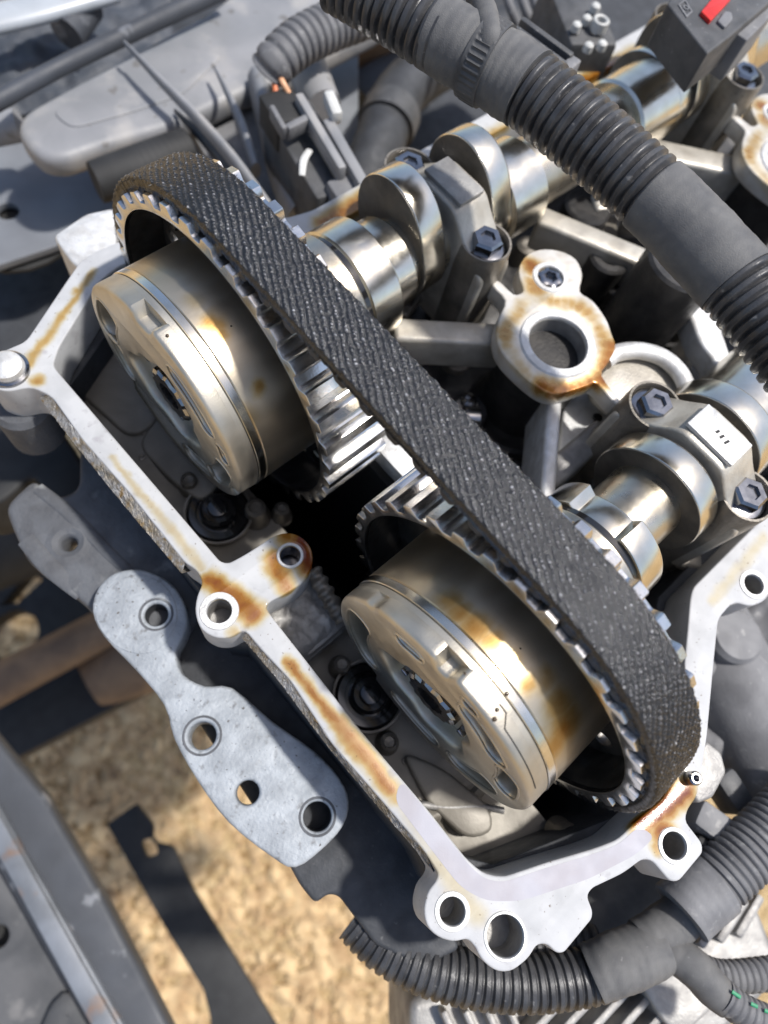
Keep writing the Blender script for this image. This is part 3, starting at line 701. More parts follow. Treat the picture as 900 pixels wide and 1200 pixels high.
# ================================================================== cam phasers with toothed sprockets
NT = 36; RT = 50.0; RROOT = 47.3
def sprocket_loop(yc, phase):
    out = []
    for k in range(NT):
        a0 = phase+2*math.pi*k/NT
        for da, r in ((-.50,RROOT),(-.36,RROOT),(-.30,RROOT+.35),(-.22,RT-.5),(-.17,RT),(.17,RT),(.22,RT-.5),(.30,RROOT+.35),(.36,RROOT)):
            a = a0+da*2*math.pi/NT; out.append((yc+r*math.cos(a), r*math.sin(a)))
    return out
def kidney(yc, r, w_, a0, a1, n=10):
    a0, a1 = rad(a0), rad(a1); out = []
    for i in range(n+1): a = a0+(a1-a0)*i/n; out.append((yc+(r+w_)*math.cos(a), (r+w_)*math.sin(a)))
    c = (yc+r*math.cos(a1), r*math.sin(a1))
    for i in range(1, 6): a = a1+math.pi*i/6; out.append((c[0]+w_*math.cos(a), c[1]+w_*math.sin(a)))
    for i in range(n+1): a = a1+(a0-a1)*i/n; out.append((yc+(r-w_)*math.cos(a), (r-w_)*math.sin(a)))
    c = (yc+r*math.cos(a0), r*math.sin(a0))
    for i in range(1, 6): a = a0+math.pi+math.pi*i/6; out.append((c[0]+w_*math.cos(a), c[1]+w_*math.sin(a)))
    return out
def cover_loop(yc, r, notches):
    out = []
    for i in range(240):
        a = 360*i/240; rr = r
        for (na, nw, nd) in notches:
            d = abs((a-na+180) % 360-180)
            if d < nw: rr = r-nd*(lambda q: q*q*(3-2*q))(min(1, (nw-d)/3.4))
        out.append((yc+rr*math.cos(rad(a)), rr*math.sin(rad(a))))
    return out
def phaser(yc, phase, label, notches, slots, seam, stains):
    t = thing('cam_phaser_sprocket', label, 'sprocket', (0, yc, -50), 'cam phaser sprockets')
    plate('toothed_ring', [sprocket_loop(yc, phase), circ((yc, 0), 45.6, 96)], 0, 21.5, M_SPR, t, bevel=.2, frame='X', angle=28)
    lathe('inner_rim', [(21,45.5),(1.2,45.4)], (0, yc, 0), M_SPRD, t, n=96)
    web = [circ((yc, 0), 45.5, 96)]+[circ((yc+39.6*math.cos(rad(a)), 39.6*math.sin(rad(a))), 3.0, 20) for a in range(10, 370, 45)]
    plate('web', web, 13, 16, M_SPRD, t, bevel=.4, frame='X')
    for a in range(32, 392, 90):
        c = (12.4, yc+39.5*math.cos(rad(a)), 39.5*math.sin(rad(a)))
        me = lathe_mesh([(-2.4,.01),(-2.4,2.3),(-1.8,2.8),(1,2.8)], c, 'X', 6); finish(me, 20); link('web_bolt', me, M_CHROME, t)
    hm = mat('oil_varnished_steel', (.60,.525,.41), (.44,.375,.275), .055, metal=.92, rough=.30, rough2=.42, bump=.05, bscale=1.6, stains=stains, stain_col=(.66,.40,.13), stain_rough=.34, stretch=(.35,1,1), keep_metal=True)
    lathe('hub', [(14,34.6),(-9.7,34.6),(-10.0,34.35)], (0, yc, 0), hm, t, n=128)
    lathe('hub_groove', [(-9.9,34.15),(-10.2,34.15)], (0, yc, 0), M_BLACK, t, n=96)
    lathe('band', [(-10.1,34.4),(-10.3,34.65),(-12.3,34.65),(-12.5,34.3)], (0, yc, 0), M_BAND, t, n=128)
    lathe('band_seam', [(-12.4,34.1),(-12.75,34.1)], (0, yc, 0), M_BLACK, t, n=96)
    ho = [cover_loop(yc, 34.4, notches), [(yc+(15.2+2.0*math.cos(3*a+.6)+.9*math.cos(7*a))*math.cos(a), (15.2+2.0*math.cos(3*a+.6)+.9*math.cos(7*a))*math.sin(a)) for a in [2*math.pi*i/90 for i in range(90)]]]+[kidney(yc, *s) for s in slots]
    cv = plate('cover', ho, -19.2, -13.2, M_HUBC, t, bevel=1.3, frame='X', angle=50)
    lathe('cover_shell', [(-14.75,33.6),(-14.6,34.35),(-12.9,34.4),(-12.7,34.2)], (0, yc, 0), M_HUBC, cv, n=128)
    # floor of the pockets, raised rim round the centre, thin slotted ring
    lathe('pocket_floor', [(-14.4,32.5),(-14.4,18.6)], (0, yc, 0), M_CAMD, cv, n=64)
    lathe('centre_liner', [(-14.5,18.6),(-10.8,18.6)], (0, yc, 0), M_SPRD, cv, n=64)
    lathe('centre_well', [(-11,18.6),(-9,18.6),(-9,.01)], (0, yc, 0), M_SPRD, cv, n=48)
    for s in slots:                                # soft raised rims beside the pockets
        r, w_, a0, a1 = s
        pts = [Vector((-18.95, u, v)) for u, v in kidney(yc, r, w_+.6, a0, a1)]
        tube('pocket_rim', [(p, .45) for p in smooth(pts, 2)]+[(pts[0], .45)], M_HUBC, cv, 8)
    # centre bolt and its retaining spring
    b = lathe('centre_bolt', [(-5,11.5),(-12,11.5),(-13,10.5),(-13,8)], (0, yc, 0), M_SPRD, t, n=48)
    me = lathe_mesh([(-12.8,8.2),(-17.2,8.2),(-18.0,7.4),(-18.0,4.4),(-13,4.2),(-13,.01)], (0, yc, 0), 'X', 48, rfun=lambda a, s: 1+.07*math.cos(12*a)); finish(me, 25)
    link('bolt_socket', me, M_CHROME, b)
    for a in (20, 75, 140, 200, 265, 320):
        box('vane_tip', (-15.4, yc+12.4*math.cos(rad(a)), 12.4*math.sin(rad(a))), (3, 2.4, 2.0), M_CHROME, t, bevel=.4)
    # seam line of the pressed cover shell: a shallow dark joint that jogs towards the face
    pts = [Vector((x, yc+34.45*math.cos(rad(a)), 34.45*math.sin(rad(a)))) for x, a in seam]
    sp = []
    for p, q in zip(pts, pts[1:]):
        n = max(2, int((q-p).length/1.0))
        for i in range(n):
            v = p.lerp(q, i/n); dd = Vector((0, v.y-yc, v.z)); dd = dd*(34.5/dd.length); sp.append(Vector((v.x, yc+dd.y, dd.z)))
    if yc == 0: tube('shell_joint', [(p, .13) for p in sp], M_BLACK, cv, 6)
    return t
PH_B = rad(90+1.5)
def HS(px, py, yc, r, a):                          # a stain on a hub, from the photo
    d = ray(px, py); o = CAM-Vector((0, yc, 0)); A = d.y**2+d.z**2; B = o.y*d.y+o.z*d.z; C = o.y**2+o.z**2-34.6**2
    s = (-B-math.sqrt(max(0, B*B-A*C)))/A; p = CAM+d*s; return (p.x, p.y, p.z, r, a)
st_l = [HS(528,705,0,4,.5), HS(540,718,0,4,.6), HS(556,736,0,4.5,.65), HS(575,752,0,4,.55), HS(595,775,0,3.5,.5), HS(640,800,0,4,.4), HS(655,826,0,5,.6), HS(662,850,0,6,.65), HS(650,872,0,5,.5), HS(620,800,0,3,.5), HS(530,700,0,3,.35), HS(640,790,0,2.5,.4)]
st_u = [HS(250,380,LC,4,.55), HS(258,392,LC,3,.5), HS(303,455,LC,2.4,.6), HS(228,352,LC,3,.25), HS(290,490,LC,4,.3)]
lo_seam = [(-14.66,104),(-14.66,108),(-17.0,112),(-17.0,148)]
up_seam = [(-17.2,100),(-14.6,102),(-14.6,124),(-17.2,126)]
lower_ph = phaser(0, PH_B, 'lower phaser sprocket with brown oil varnish on its silver hub', [(82,6.0,4.2),(40,4.5,.8),(-60,6,4)],
       [(27.0,3.8,-46,4),(27,2.0,56,66),(25.5,3.2,106,134),(30.2,1.3,98,101),(26.5,3.4,196,226),(27.5,3.0,150,172),(25.5,3.2,250,280)], lo_seam, st_l)
upper_ph = phaser(LC, rad(90), 'upper phaser sprocket with clean silver hub beside the left flange', [(86,8,3.6),(-40,6,4),(200,6,3)],
       [(27.0,4.0,4,28),(26,3.0,-32,-10),(25.5,3.0,112,146),(26.5,3.4,188,218),(26,3.0,232,254),(28.5,1.6,160,168)], up_seam, st_u)

M_DROP = mat('oil_drop', (.05,.03,.012), None, rough=.06, coat=.5)
def droplets(pxs, yc, parent, r_cyl):
    for px, py, r in pxs:
        d = ray(px, py); o = CAM-Vector((0, yc, 0)); A = d.y**2+d.z**2; B = o.y*d.y+o.z*d.z; C = o.y**2+o.z**2-r_cyl**2
        p = CAM+d*((-B-math.sqrt(max(0, B*B-A*C)))/A); nn = Vector((0, p.y-yc, p.z)).normalized()
        lathe('oil_drop', [(-.1,r*1.1),(r*.25,r*.9),(r*.45,r*.5),(r*.5,.01)], p, M_DROP, parent, tuple(nn), 14)
droplets([(553,750,.28),(594,813,.5),(583,832,.42),(580,843,.5),(545,789,.3),(610,760,.22)], 0, lower_ph, 34.7)
droplets([(196,393,.4),(271,382,.25)], LC, upper_ph, 34.7)
# ================================================================== timing belt
belt = thing('timing_belt', 'frayed black toothed timing belt over both cam sprockets', 'belt', (9, LC/2, -180), None)
def hull(pts):
    pts = sorted(set(pts)); 
    def half(ps):
        h = []
        for p in ps:
            while len(h) > 1 and (h[-1][0]-h[-2][0])*(p[1]-h[-2][1])-(h[-1][1]-h[-2][1])*(p[0]-h[-2][0]) <= 0: h.pop()
            h.append(p)
        return h
    lo = half(pts); up = half(pts[::-1]); return lo[:-1]+up[:-1]
cp = []
for (y, z, r) in ((0,0,50.1),(LC,0,50.1),(LC/2,-140,22)):
    cp += [(round(y+r*math.cos(2*math.pi*i/720), 4), round(z+r*math.sin(2*math.pi*i/720), 4)) for i in range(720)]
H = hull(cp)                                        # counter-clockwise in (y,z)
i0 = min(range(len(H)), key=lambda i: (H[i][0]-0)**2+(H[i][1]-50.1)**2)
H = H[i0:]+H[:i0]+[H[i0]]
HP = resample([(Vector((0, y, z)), 1.0) for y, z in H], 0.27)
HP = [p for p, _ in HP]
XB0, XB1 = 1.4, 17.0
def normal_at(i):
    a = HP[i-1 if i > 0 else -2]; b = HP[i+1 if i+1 < len(HP) else 1]; t = (b-a).normalized(); return Vector((0, t.z, -t.y))
V = []; F = []; WEAR_GLINT = []
NXB = 56
sec = [(XB0,.0),(XB0,1.6),(XB0,2.5)]+[(XB0+.25+(XB1-XB0-.5)*k/NXB, 3.15+.25*(1-(2*k/NXB-1)**6)) for k in range(NXB+1)]+[(XB1,2.5),(XB1,1.6),(XB1,.0)]
K = len(HP)-1
SS = [0]
for i in range(1, len(HP)): SS.append(SS[-1]+(HP[i]-HP[i-1]).length)
for i in range(K+1):
    n = normal_at(i)
    for (x, d) in sec:
        e = (random.random()-.5)*.22 if x in (XB0, XB1) else 0
        wv_ = .1
        if d > 2.9 and HP[i].z > -70:                # woven fabric grain: slanted rows broken into grains
            u_ = SS[i]*.8829-x*.4695; v_ = SS[i]*.4695+x*.8829
            wob = 1.6*hnoise(u_, v_, .35, 31)
            rows = math.sin(2*math.pi*(v_/1.5)+wob*.8); grn = math.sin(2*math.pi*(u_/1.15)+wob*3.5+rows*.8)
            d += .17*rows+.12*grn*(.55+.45*rows)+.07*hnoise(u_, v_, .8, 33)
            wv_ = .5+.20*rows+.15*grn*(.6+.4*rows)+.16*hnoise(u_, v_, .55, 34)+random.gauss(0, .09)  # worn crests, with scattered bright specks standing in for glints
        WEAR_GLINT.append(wv_)
        V.append(Vector((x+e, 0, 0))+Vector((0, HP[i].y, HP[i].z))+n*(d+e*.5))
ns = len(sec)
for i in range(K):
    for j in range(ns): 
        jj = (j+1) % ns; F.append((i*ns+j, (i+1)*ns+j, (i+1)*ns+jj, i*ns+jj))
me = mesh_from(V, F); uvl = me.uv_layers.new(name='uv')
wa = me.attributes.new('wear_glint', 'FLOAT', 'POINT'); wa.data.foreach_set('value', WEAR_GLINT)
for poly in me.polygons:
    for li in poly.loop_indices:
        vi = me.loops[li].vertex_index; uvl.data[li].uv = (SS[vi//ns], sec[vi % ns][0])
bm = bmesh.new(); bm.from_mesh(me); bmesh.ops.recalc_face_normals(bm, faces=bm.faces); bm.to_mesh(me); bm.free()
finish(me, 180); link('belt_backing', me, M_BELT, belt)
# belt teeth, one mesh shared
tl = [(-2.55,.15),(-2.15,-.9),(-1.65,-1.9),(-1.05,-2.35),(1.05,-2.35),(1.65,-1.9),(2.15,-.9),(2.55,.15)]
tme = plate_mesh([tl], XB0+.15, XB1-.15, .15, Matrix(((0,0,1,0),(1,0,0,0),(0,1,0,0),(0,0,0,1))), 1); finish(tme, 40); tme.name = 'tooth'
PITCH = 2*math.pi*50.1/NT
ntooth = int(SS[-1]/PITCH)
half = PITCH/2
def at_s(sv):
    for i in range(1, len(SS)):
        if SS[i] >= sv: 
            f = (sv-SS[i-1])/max(1e-6, SS[i]-SS[i-1]); return HP[i-1].lerp(HP[i], f), normal_at(i)
    return HP[-1], normal_at(0)
s_off = ((math.pi/2+0) - PH_B)                      # grooves sit half a pitch from the tooth tops at PH_B
base = ((PH_B-math.pi/2)*50.1 + half) % PITCH
for k in range(ntooth):
    sv = base+k*PITCH
    if sv > SS[-1]: break
    p, n = at_s(sv)
    if p.z < -60: continue
    o = bpy.data.objects.new('tooth', tme); COL.objects.link(o)
    if not tme.materials: tme.materials.append(M_BELTB)
    t = Vector((0, n.z, -n.y))                      # tangent
    R = Matrix((Vector((1,0,0)), -t if False else Vector((0, n.z, -n.y)), n)).transposed()
    o.parent = belt; o.matrix_parent_inverse = MPI(belt)
    o.matrix_basis = Matrix.Translation(p*MM) @ R.to_4x4()
# frayed fibres along both edges
V = []; F = []
for i in range(0, K, 2):
    if HP[i].z < -45: continue
    for x, sg in ((XB0, -1), (XB1, 1)):
        for _ in range(2):
            if random.random() < .35: continue
            n = normal_at(i); t = Vector((0, n.z, -n.y))
            b = Vector((x+sg*(-.05), HP[i].y, HP[i].z))+n*(2.0+1.2*random.random())+t*random.uniform(-.4, .4)
            L = random.uniform(.25, .75)*(1.7 if random.random() < .08 else 1)
            d = (Vector((sg*random.uniform(.3, 1), 0, 0))+n*random.uniform(-.5, .9)+t*random.uniform(-.9, .9)).normalized()
            sd = d.cross(n).normalized()*.09; k0 = len(V)
            V += [b-sd, b+sd, b+n*.12, b+d*L]; F += [(k0, k0+1, k0+3), (k0+1, k0+2, k0+3), (k0+2, k0, k0+3)]
me = mesh_from(V, F); finish(me, 30); fo = link('frayed_edge', me, M_BELTB, belt); fo['kind'] = 'stuff'

# ================================================================== wiring conduits above the engine
def s_at(path, px, py, z):
    q = PZ(px, py, z); s = 0; best = (1e9, 0)
    for k, (p, r) in enumerate(path):
        if k: s += (p-path[k-1][0]).length
        d = (p-q).length
        if d < best[0]: best = (d, s)
    return best[1]
ZH = 58
hp = ppath([(395,-28,ZH,76),(455,6,ZH,78),(508,38,ZH,80),(560,68,ZH,84),(612,100,ZH,86),(662,139,ZH,88),(712,181,ZH,88),(783,246,ZH,88),(828,293,ZH,90),(868,337,ZH,90),(905,384,ZH,90),(950,445,ZH,92)], .3)
hs = thing('wiring_conduit', 'thick black corrugated wiring conduit crossing over the top right of the engine', 'conduit', PZ(700,170,0))
def seg(a, b): return hose_sub(hp, s_at(hp, *a, ZH), s_at(hp, *b, ZH))
CR = corr(2.8, .14, .8)
def scaled(path, k): return [(p, r*k) for p, r in path]
tube('corrugated_section', seg((395,-28),(518,44)), M_HOSE, hs, 40, CR, angle=50)
def lump(amp):
    return lambda s, a: 1+amp*math.sin(s*.55+2*a)+amp*.6*math.sin(a*3+s*.9)+amp*.5*math.sin(s*2.3)
tube('tape_wrap', scaled(seg((508,38),(585,84)), 1.0), M_TAPE, hs, 40, lump(.012))
tube('ribbed_collar', scaled(seg((556,66),(579,80)), 1.08), M_PLAST, hs, 160, lambda s, a: 1+(.018 if math.cos(40*a) > 0 else -.018)*(1 if 1.0 < s < 5.6 else 0))
tube('tape_wrap', scaled(seg((576,78),(618,106)), 1.02), M_TAPE, hs, 40, lump(.014))
tube('corrugated_section', scaled(seg((606,96),(772,236)), .985), M_HOSER, hs, 40, CR, angle=50)
tube('sleeve', scaled(seg((764,229),(862,331)), 1.0), M_TAPE, hs, 48, lump(.006))
tube('corrugated_section', scaled(seg((856,324),(950,445)), .985), M_HOSE, hs, 40, CR, angle=50)
st = ppath([(572,74,ZH+1,26),(574,52,ZH+7,28),(573,32,ZH+8,28),(566,8,ZH+6,28),(552,-25,ZH+2,30)], .5)
tube('branch_cable', st, M_TAPE, hs, 24, lump(.015))

sc = thing('wiring_conduit', 'narrow grey corrugated conduit curving above the orange wires', 'conduit', PZ(380,40,-40))
tube('corrugated_section', ppath([(470,-14,-14,52),(430,14,-14,52),(390,30,-14,52),(352,49,-14,52),(326,70,-16,50),(316,84,-20,48)], .35), M_HOSEG, sc, 32, corr(3.7, .12, .7), angle=50)
tube('orange_wire', ppath([(320,78,-18,7),(322,98,-20,7),(325,124,-24,7)], .6), M_ORANGE, sc, 10)
tube('tan_wire', ppath([(322,78,-18,7),(331,96,-18,7),(341,114,-22,7)], .6), M_PINK, sc, 10)

def pbox(name, a, b, z, wpx, dep, m, parent, bevel=.8):
    A = PZ(*a, z); B = PZ(*b, z); d = B-A; wd = 2*wid((A+B)/2, wpx)
    return box(name, (A+B)/2-Vector((0,0,dep/2)), (d.length, wd, dep), m, parent, frame_rot(d), bevel, 2)
# sensor plug under the narrow conduit
cn = thing('sensor_plug', 'dark grey sensor plug with pale latch rails below the orange wires', 'connector', PZ(375,160,-60))
pbox('plug_body', (335,120), (400,225), -26, 62, 26, M_PLAST, cn, 1.6)
pbox('plug_mouth', (322,105), (345,140), -20, 44, 14, M_BLACK, cn, 1.2)
pbox('mouth_frame', (336,148), (368,132), -17, 10, 6, M_PLASTG, cn, .8)
pbox('mouth_frame', (318,122), (334,150), -17, 7, 6, M_PLASTG, cn, .8)
pbox('latch_rail', (350,108), (402,196), -16, 11, 7, M_PAINT, cn, 1.0)
pbox('latch_rail', (384,138), (432,222), -18, 14, 9, M_PAINT, cn, 1.0)
pbox('latch_tip', (385,104), (396,132), -14, 14, 6, M_WHITE, cn, 1.4)
pbox('plug_tail', (398,205), (425,245), -22, 40, 18, M_PLASTG, cn, 2)
tube('paper_tag', ppath([(363,176,-23,8),(356,188,-22,9),(354,206,-23,7)], .6), M_WHITE, cn, 10, squash=(.35,1))
tube('rear_stem', ppath([(355,70,-40,48),(368,100,-36,46),(380,125,-34,40)], 1.0), M_PAINT, cn, 24)
lathe('amber_seal', [(-4,3),(0,3),(.6,2.2),(.6,.01)], PZ(378,238,-34), M_AMBER, cn, 'Z', 20)

# black clip fixed beside the conduit
ck = thing('cable_clip', 'small black slotted plastic clip beside the corrugated conduit', 'clip', PZ(640,55,0))
for off in (-14, 0, 14):
    pbox('clip_rib', (604+off*.55, 30-off*.75), (664+off*.55, 74-off*.75), 34, 9, 9, M_PLAST, ck, .7)
pbox('clip_base', (600,32), (667,80), 30, 40, 10, M_PLAST, ck, 1.0)
pbox('clip_end', (660,72), (672,80), 33, 42, 12, M_PLASTG, ck, .8)
# crimp fitting
cf = thing('hose_fitting', 'grey fitting with a toothed metal retaining ring at the top edge', 'fitting', PZ(690,30,-30))
pbox('body', (664,-30), (698,52), 0, 60, 26, M_PLAST, cf, 2)
lathe('ring', [(-3,3.4),(1,3.4),(1.4,2.8),(1,2.1),(-3,2.0)], PZ(704,26,4), M_WHITE, cf, 'Z', 28)
for px, py in ((688,22),(698,8),(690,54),(706,52),(676,30)):
    lathe('tab', [(-2,2),(.6,1.9),(1.2,1.2),(1.2,.01)], PZ(px, py, 3), M_WHITE, cf, 'Z', 12)
# connector with the red lock
rc = thing('coil_connector', 'black connector with a red locking tab in the top right corner', 'connector', PZ(850,10,-10))
body = pz2([(782,4),(829,63),(858,41),(915,-8),(880,-58),(815,-44)], 44)
plate('housing', [fillet(body, 1.0)], 30, 44, M_PLAST, rc, bevel=.7)
blk = pz2([(860,37),(876,47),(899,24),(912,8),(898,-6)], 41)
plate('side_block', [fillet(blk, .8)], 26, 41, M_PLASTG, rc, bevel=.6)
red = pz2([(822,13),(833,24),(858,-3),(846,-16)], 45.4)
plate('red_lock', [fillet(red, .4)], 43.6, 45.4, M_RED, rc, bevel=.3)
btn = pz2([(841,24),(850,32),(859,22),(858,14),(850,12)], 45)
plate('release_button', [fillet(btn, .8)], 43.6, 45, M_PLASTG, rc, bevel=.4)
mk = pz2([(795,5),(805,20),(812,13),(803,-2)], 44.4); mi = pz2([(797,5),(805,17),(810,12.5),(803,0.5)], 44.4)
plate('moulded_mark', [mk, mi], 43.8, 44.35, M_PLASTG, rc, bevel=.05)
c = PZ(804, 9, 44.2); lathe('moulded_ring', [(-.4,1.1),(.15,1.1),(.15,.6),(-.4,.6)], c, M_PLASTG, rc, 'Z', 20)

# ================================================================== upper left: body panel, duct, ribbed bracket
pn = pz2([(-60,150),(250,60),(420,40),(420,190),(300,262),(130,262),(60,290),(-60,330)], -95)
panel = thing('inner_wing_panel', 'faded grey body panel with a small hole behind the left flange', 'panel', PZ(60,230,-140))
plate('sheet', [pn, hole(9,247,5.0,-95)], -99, -95, M_PANEL, panel, bevel=.5)
plate('hole_backing', [circ(tuple(PZ(9,247,-95)[:2]), 30, 20)], -103, -101, M_BLACK, panel, bevel=.1)
pn2 = pz2([(-60,322),(60,286),(128,262),(190,300),(190,420),(-60,420)], -140)
plate('lower_sheet', [pn2], -146, -140, M_NAVY, panel, bevel=.5)
duct = thing('air_duct', 'scuffed grey plastic duct with a blunt end at the upper left', 'duct', PZ(150,110,-100))
do_ = pz2([(18,150),(24,132),(44,120),(150,62),(250,8),(330,-60),(560,-60),(500,-4),(440,34),(384,62),(330,92),(282,108),(236,130),(196,148),(130,166),(72,186),(48,184),(30,170)], -52)
plate('body', [fillet(do_, 6)], -64, -52, M_PAINT, duct, bevel=4)
tube('spigot', ppath([(-40,158,-66,34),(-5,152,-66,36),(24,146,-64,36)], 1.5), M_PAINT, duct, 24)
tube('rolled_edge', ppath([(-20,128,-44,22),(60,84,-42,20),(150,40,-42,20),(260,-12,-42,22)], 1.5), M_RAIL, duct, 16)
plate('raised_field', [fillet(pz2([(60,132),(120,98),(210,54),(262,66),(214,112),(150,134),(84,152)], -52), 5)], -54, -51.3, M_PAINT, duct, bevel=.6)
bk = thing('firewall_padding', 'crumpled dark insulation under the bright top left edge', 'insulation', PZ(40,60,-130))
me = grid_mesh(0, 1, 0, 1, 50, 50, lambda u, v: 0)
for v in me.vertices:
    u, q = v.co.x, v.co.y
    p = PZ(-60+260*u, -60+190*q-40*u, -80); v.co = (p.x, p.y, -84+7*hnoise(p.x, p.y, .03, 11)+2*hnoise(p.x, p.y, .15, 12))
me.update(); finish(me, 60); link('padding', me, M_PAD, bk)
tr = thing('top_trim', 'pale glossy trim strip across the top left corner', 'trim', PZ(40,10,-80))
tube('strip', ppath([(-60,34,-58,44),(40,12,-58,44),(130,-14,-58,44)], 1.5), M_TRIM, tr, 20, squash=(.5,1))
tube('trim_foot', ppath([(78,40,-66,40),(104,6,-64,36)], 1.5), M_RAIL, tr, 16)
fb = thing('ribbed_bracket', 'grey plastic bracket with long thin tapering ribs above the belt', 'bracket', PZ(290,180,-80))
sh = pz2([(205,120),(300,96),(318,120),(350,250),(330,270),(250,200)], -66)
plate('back_plate', [fillet(sh, 3)], -72, -66, M_PLASTG, fb, bevel=.8)
def rib(pts, parent, m):
    tube('rib', ppath(pts, 1.0), m, parent, 12, squash=(1.6,.8))
rib([(146,50,-40,4),(185,92,-40,9),(230,138,-42,13),(275,190,-44,15),(315,245,-46,15)], fb, M_PAINT)
rib([(251,78,-44,3),(268,112,-44,9),(284,150,-46,14),(300,200,-48,16)], fb, M_PAINT)
rib([(205,130,-50,4),(240,165,-50,12),(280,215,-52,14)], fb, M_PLAST)
rib([(300,96,-52,26),(312,140,-52,30),(328,200,-54,34),(350,258,-56,36)], fb, M_PAINT)
cy = thing('rubber_mount', 'dark ribbed rubber cylinder just behind the upper end of the belt', 'mount', PZ(160,195,-80))
tube('bush', ppath([(112,214,-56,46),(150,202,-56,50),(200,184,-56,50),(222,176,-56,48)], .6), M_BLACK, cy, 32, lambda s, a: 1-.008*(math.cos(s*2.2) > 0)*(s > 18))
# dim clutter between the plug and the conduit
cl = thing('coolant_hose', 'dark coolant hose in the shadows behind the sensor plug', 'hose', PZ(450,120,-110))
tube('hose', ppath([(405,260,-90,56),(440,180,-80,60),(470,110,-80,60),(540,60,-80,60),(640,20,-80,60)], 1.5), M_NAVY, cl, 24)
tube('clamp', ppath([(452,150,-79,68),(460,132,-79,68)], 1.0), M_PLAST, cl, 24)
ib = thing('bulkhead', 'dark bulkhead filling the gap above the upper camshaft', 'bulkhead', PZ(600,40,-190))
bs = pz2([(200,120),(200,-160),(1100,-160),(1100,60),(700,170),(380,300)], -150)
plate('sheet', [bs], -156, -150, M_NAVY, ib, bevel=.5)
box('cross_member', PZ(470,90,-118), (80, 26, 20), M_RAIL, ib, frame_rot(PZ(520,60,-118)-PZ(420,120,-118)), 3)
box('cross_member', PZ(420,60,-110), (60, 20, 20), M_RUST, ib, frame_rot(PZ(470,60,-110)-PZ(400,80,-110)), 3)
wr = thing('wire_loom', 'bundle of thin grey wires at the top edge beside the clip', 'wires', PZ(620,0,-60))
for k, (x0, x1) in enumerate(((588,612),(606,628),(622,640),(640,655))):
    tube('wire', ppath([(x0,-30,-20,11),((x0+x1)/2-3,6,-22,11),(x1,40,-30,11)], 1.0), M_HOSEG, wr, 10)

# ================================================================== lower left: engine mount, chassis
mount = thing('engine_mount_bracket', 'pale cast alloy engine mount bracket with four bolt holes below the flange', 'bracket', PZ(260,850,-70))
ZM = -40
mo = pz2([(108,716),(115,688),(135,671),(165,667),(196,680),(214,702),(220,728),(214,748),(206,766),(214,790),(240,804),(272,806),(320,846),(368,880),(398,912),(409,940),(402,968),(378,995),(346,1017),(318,1004),(268,964),(232,916),(204,866),(192,826),(158,784),(122,746)], ZM)
mo = [tuple(v[:2]) for v in smooth([(*p, 0) for p in mo], 3)]
plate('casting', [mo, hole(183,720,3.5,ZM), hole(237,862,4.0,ZM), hole(290,929,3.4,ZM), hole(372,957,4.1,ZM)], ZM-11, ZM, M_MOUNT, mount, bevel=1.0)
for px, py, r0, r1 in ((183,720,3.55,5.2),(237,862,4.05,5.6),(372,957,4.15,5.3)):
    lathe('hole_rim', [(-.9,r0),(.28 if px == 183 else .1,r1-.4),(.30 if px == 183 else .12,r1),(-.2,r1+.5)], PZ(px, py, ZM), M_MOUNTD, mount, 'Z', 40)
for px, py, r in ((183,720,3.4),(372,957,4.0)):
    lathe('thread_bore', [(-16,.01),(-16,r),(-.8,r)], PZ(px, py, ZM), M_NAVY, mount, 'Z', 28)
pd = pz2([(112,718),(126,690),(150,676),(176,676),(198,692),(208,720),(200,744),(180,764),(150,764),(124,746)], ZM)
pd = [tuple(v[:2]) for v in smooth([(*p, 0) for p in pd], 3)]
plate('raised_pad', [pd, hole(183,720,5.0,ZM)], ZM-3, ZM+.22, M_MOUNT, mount, bevel=.2)
uo = pz2([(4,594),(22,575),(40,560),(60,584),(92,574),(92,520),(150,520),(215,600),(262,660),(262,696),(240,716),(218,745),(200,775),(180,770),(130,742),(92,702),(62,680),(32,660),(14,620)], -48)
uo = fillet(uo, 5)
ub = thing('rear_mount_plate', 'dirty dark grey mount plate with one oval hole left of the flange', 'bracket', PZ(90,640,-80))
plate('casting', [uo, hole(80,636,2.4,-48)], -60, -48, M_MOUNTD, ub, bevel=2.2)
lathe('hole_rim', [(-3,2.5),(-.4,3.2),(.5,5.0),(-.3,8.5)], PZ(80,636,-48), M_MOUNTD, ub, 'Z', 36)
tube('cast_ridge', ppath([(44,572,-48,14),(84,604,-48,16),(140,660,-48,14),(196,706,-49,12)], 1.0), M_MOUNTD, ub, 16, squash=(.22,1))
tube('cast_ridge', ppath([(30,632,-48,20),(58,664,-48,22),(96,696,-49,18)], 1.0), M_MOUNTD, ub, 16, squash=(.2,1))
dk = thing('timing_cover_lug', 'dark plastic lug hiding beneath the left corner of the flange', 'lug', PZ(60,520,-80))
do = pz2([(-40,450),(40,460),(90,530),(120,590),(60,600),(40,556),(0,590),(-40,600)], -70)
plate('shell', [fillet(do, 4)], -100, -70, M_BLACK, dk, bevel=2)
lathe('boss', [(-20,9),(-2,9),(0,7.5),(0,.01)], PZ(22,472,-28), M_MOUNTD, dk, 'Z', 32)
lb = thing('flange_bolt', 'shiny bluish bolt head on the left corner of the flange', 'bolt', PZ(10,434,ZF))
lathe('washer', [(0.1,6.2),(1.2,6.2),(1.6,5.6)], PZ(10,434,ZF), M_CHROME, lb, 'Z', 36)
lathe('head', [(1.4,5.2),(3.2,4.8),(4.2,3.4),(4.6,.01)], PZ(10,434,ZF), M_CASTB, lb, 'Z', 36)

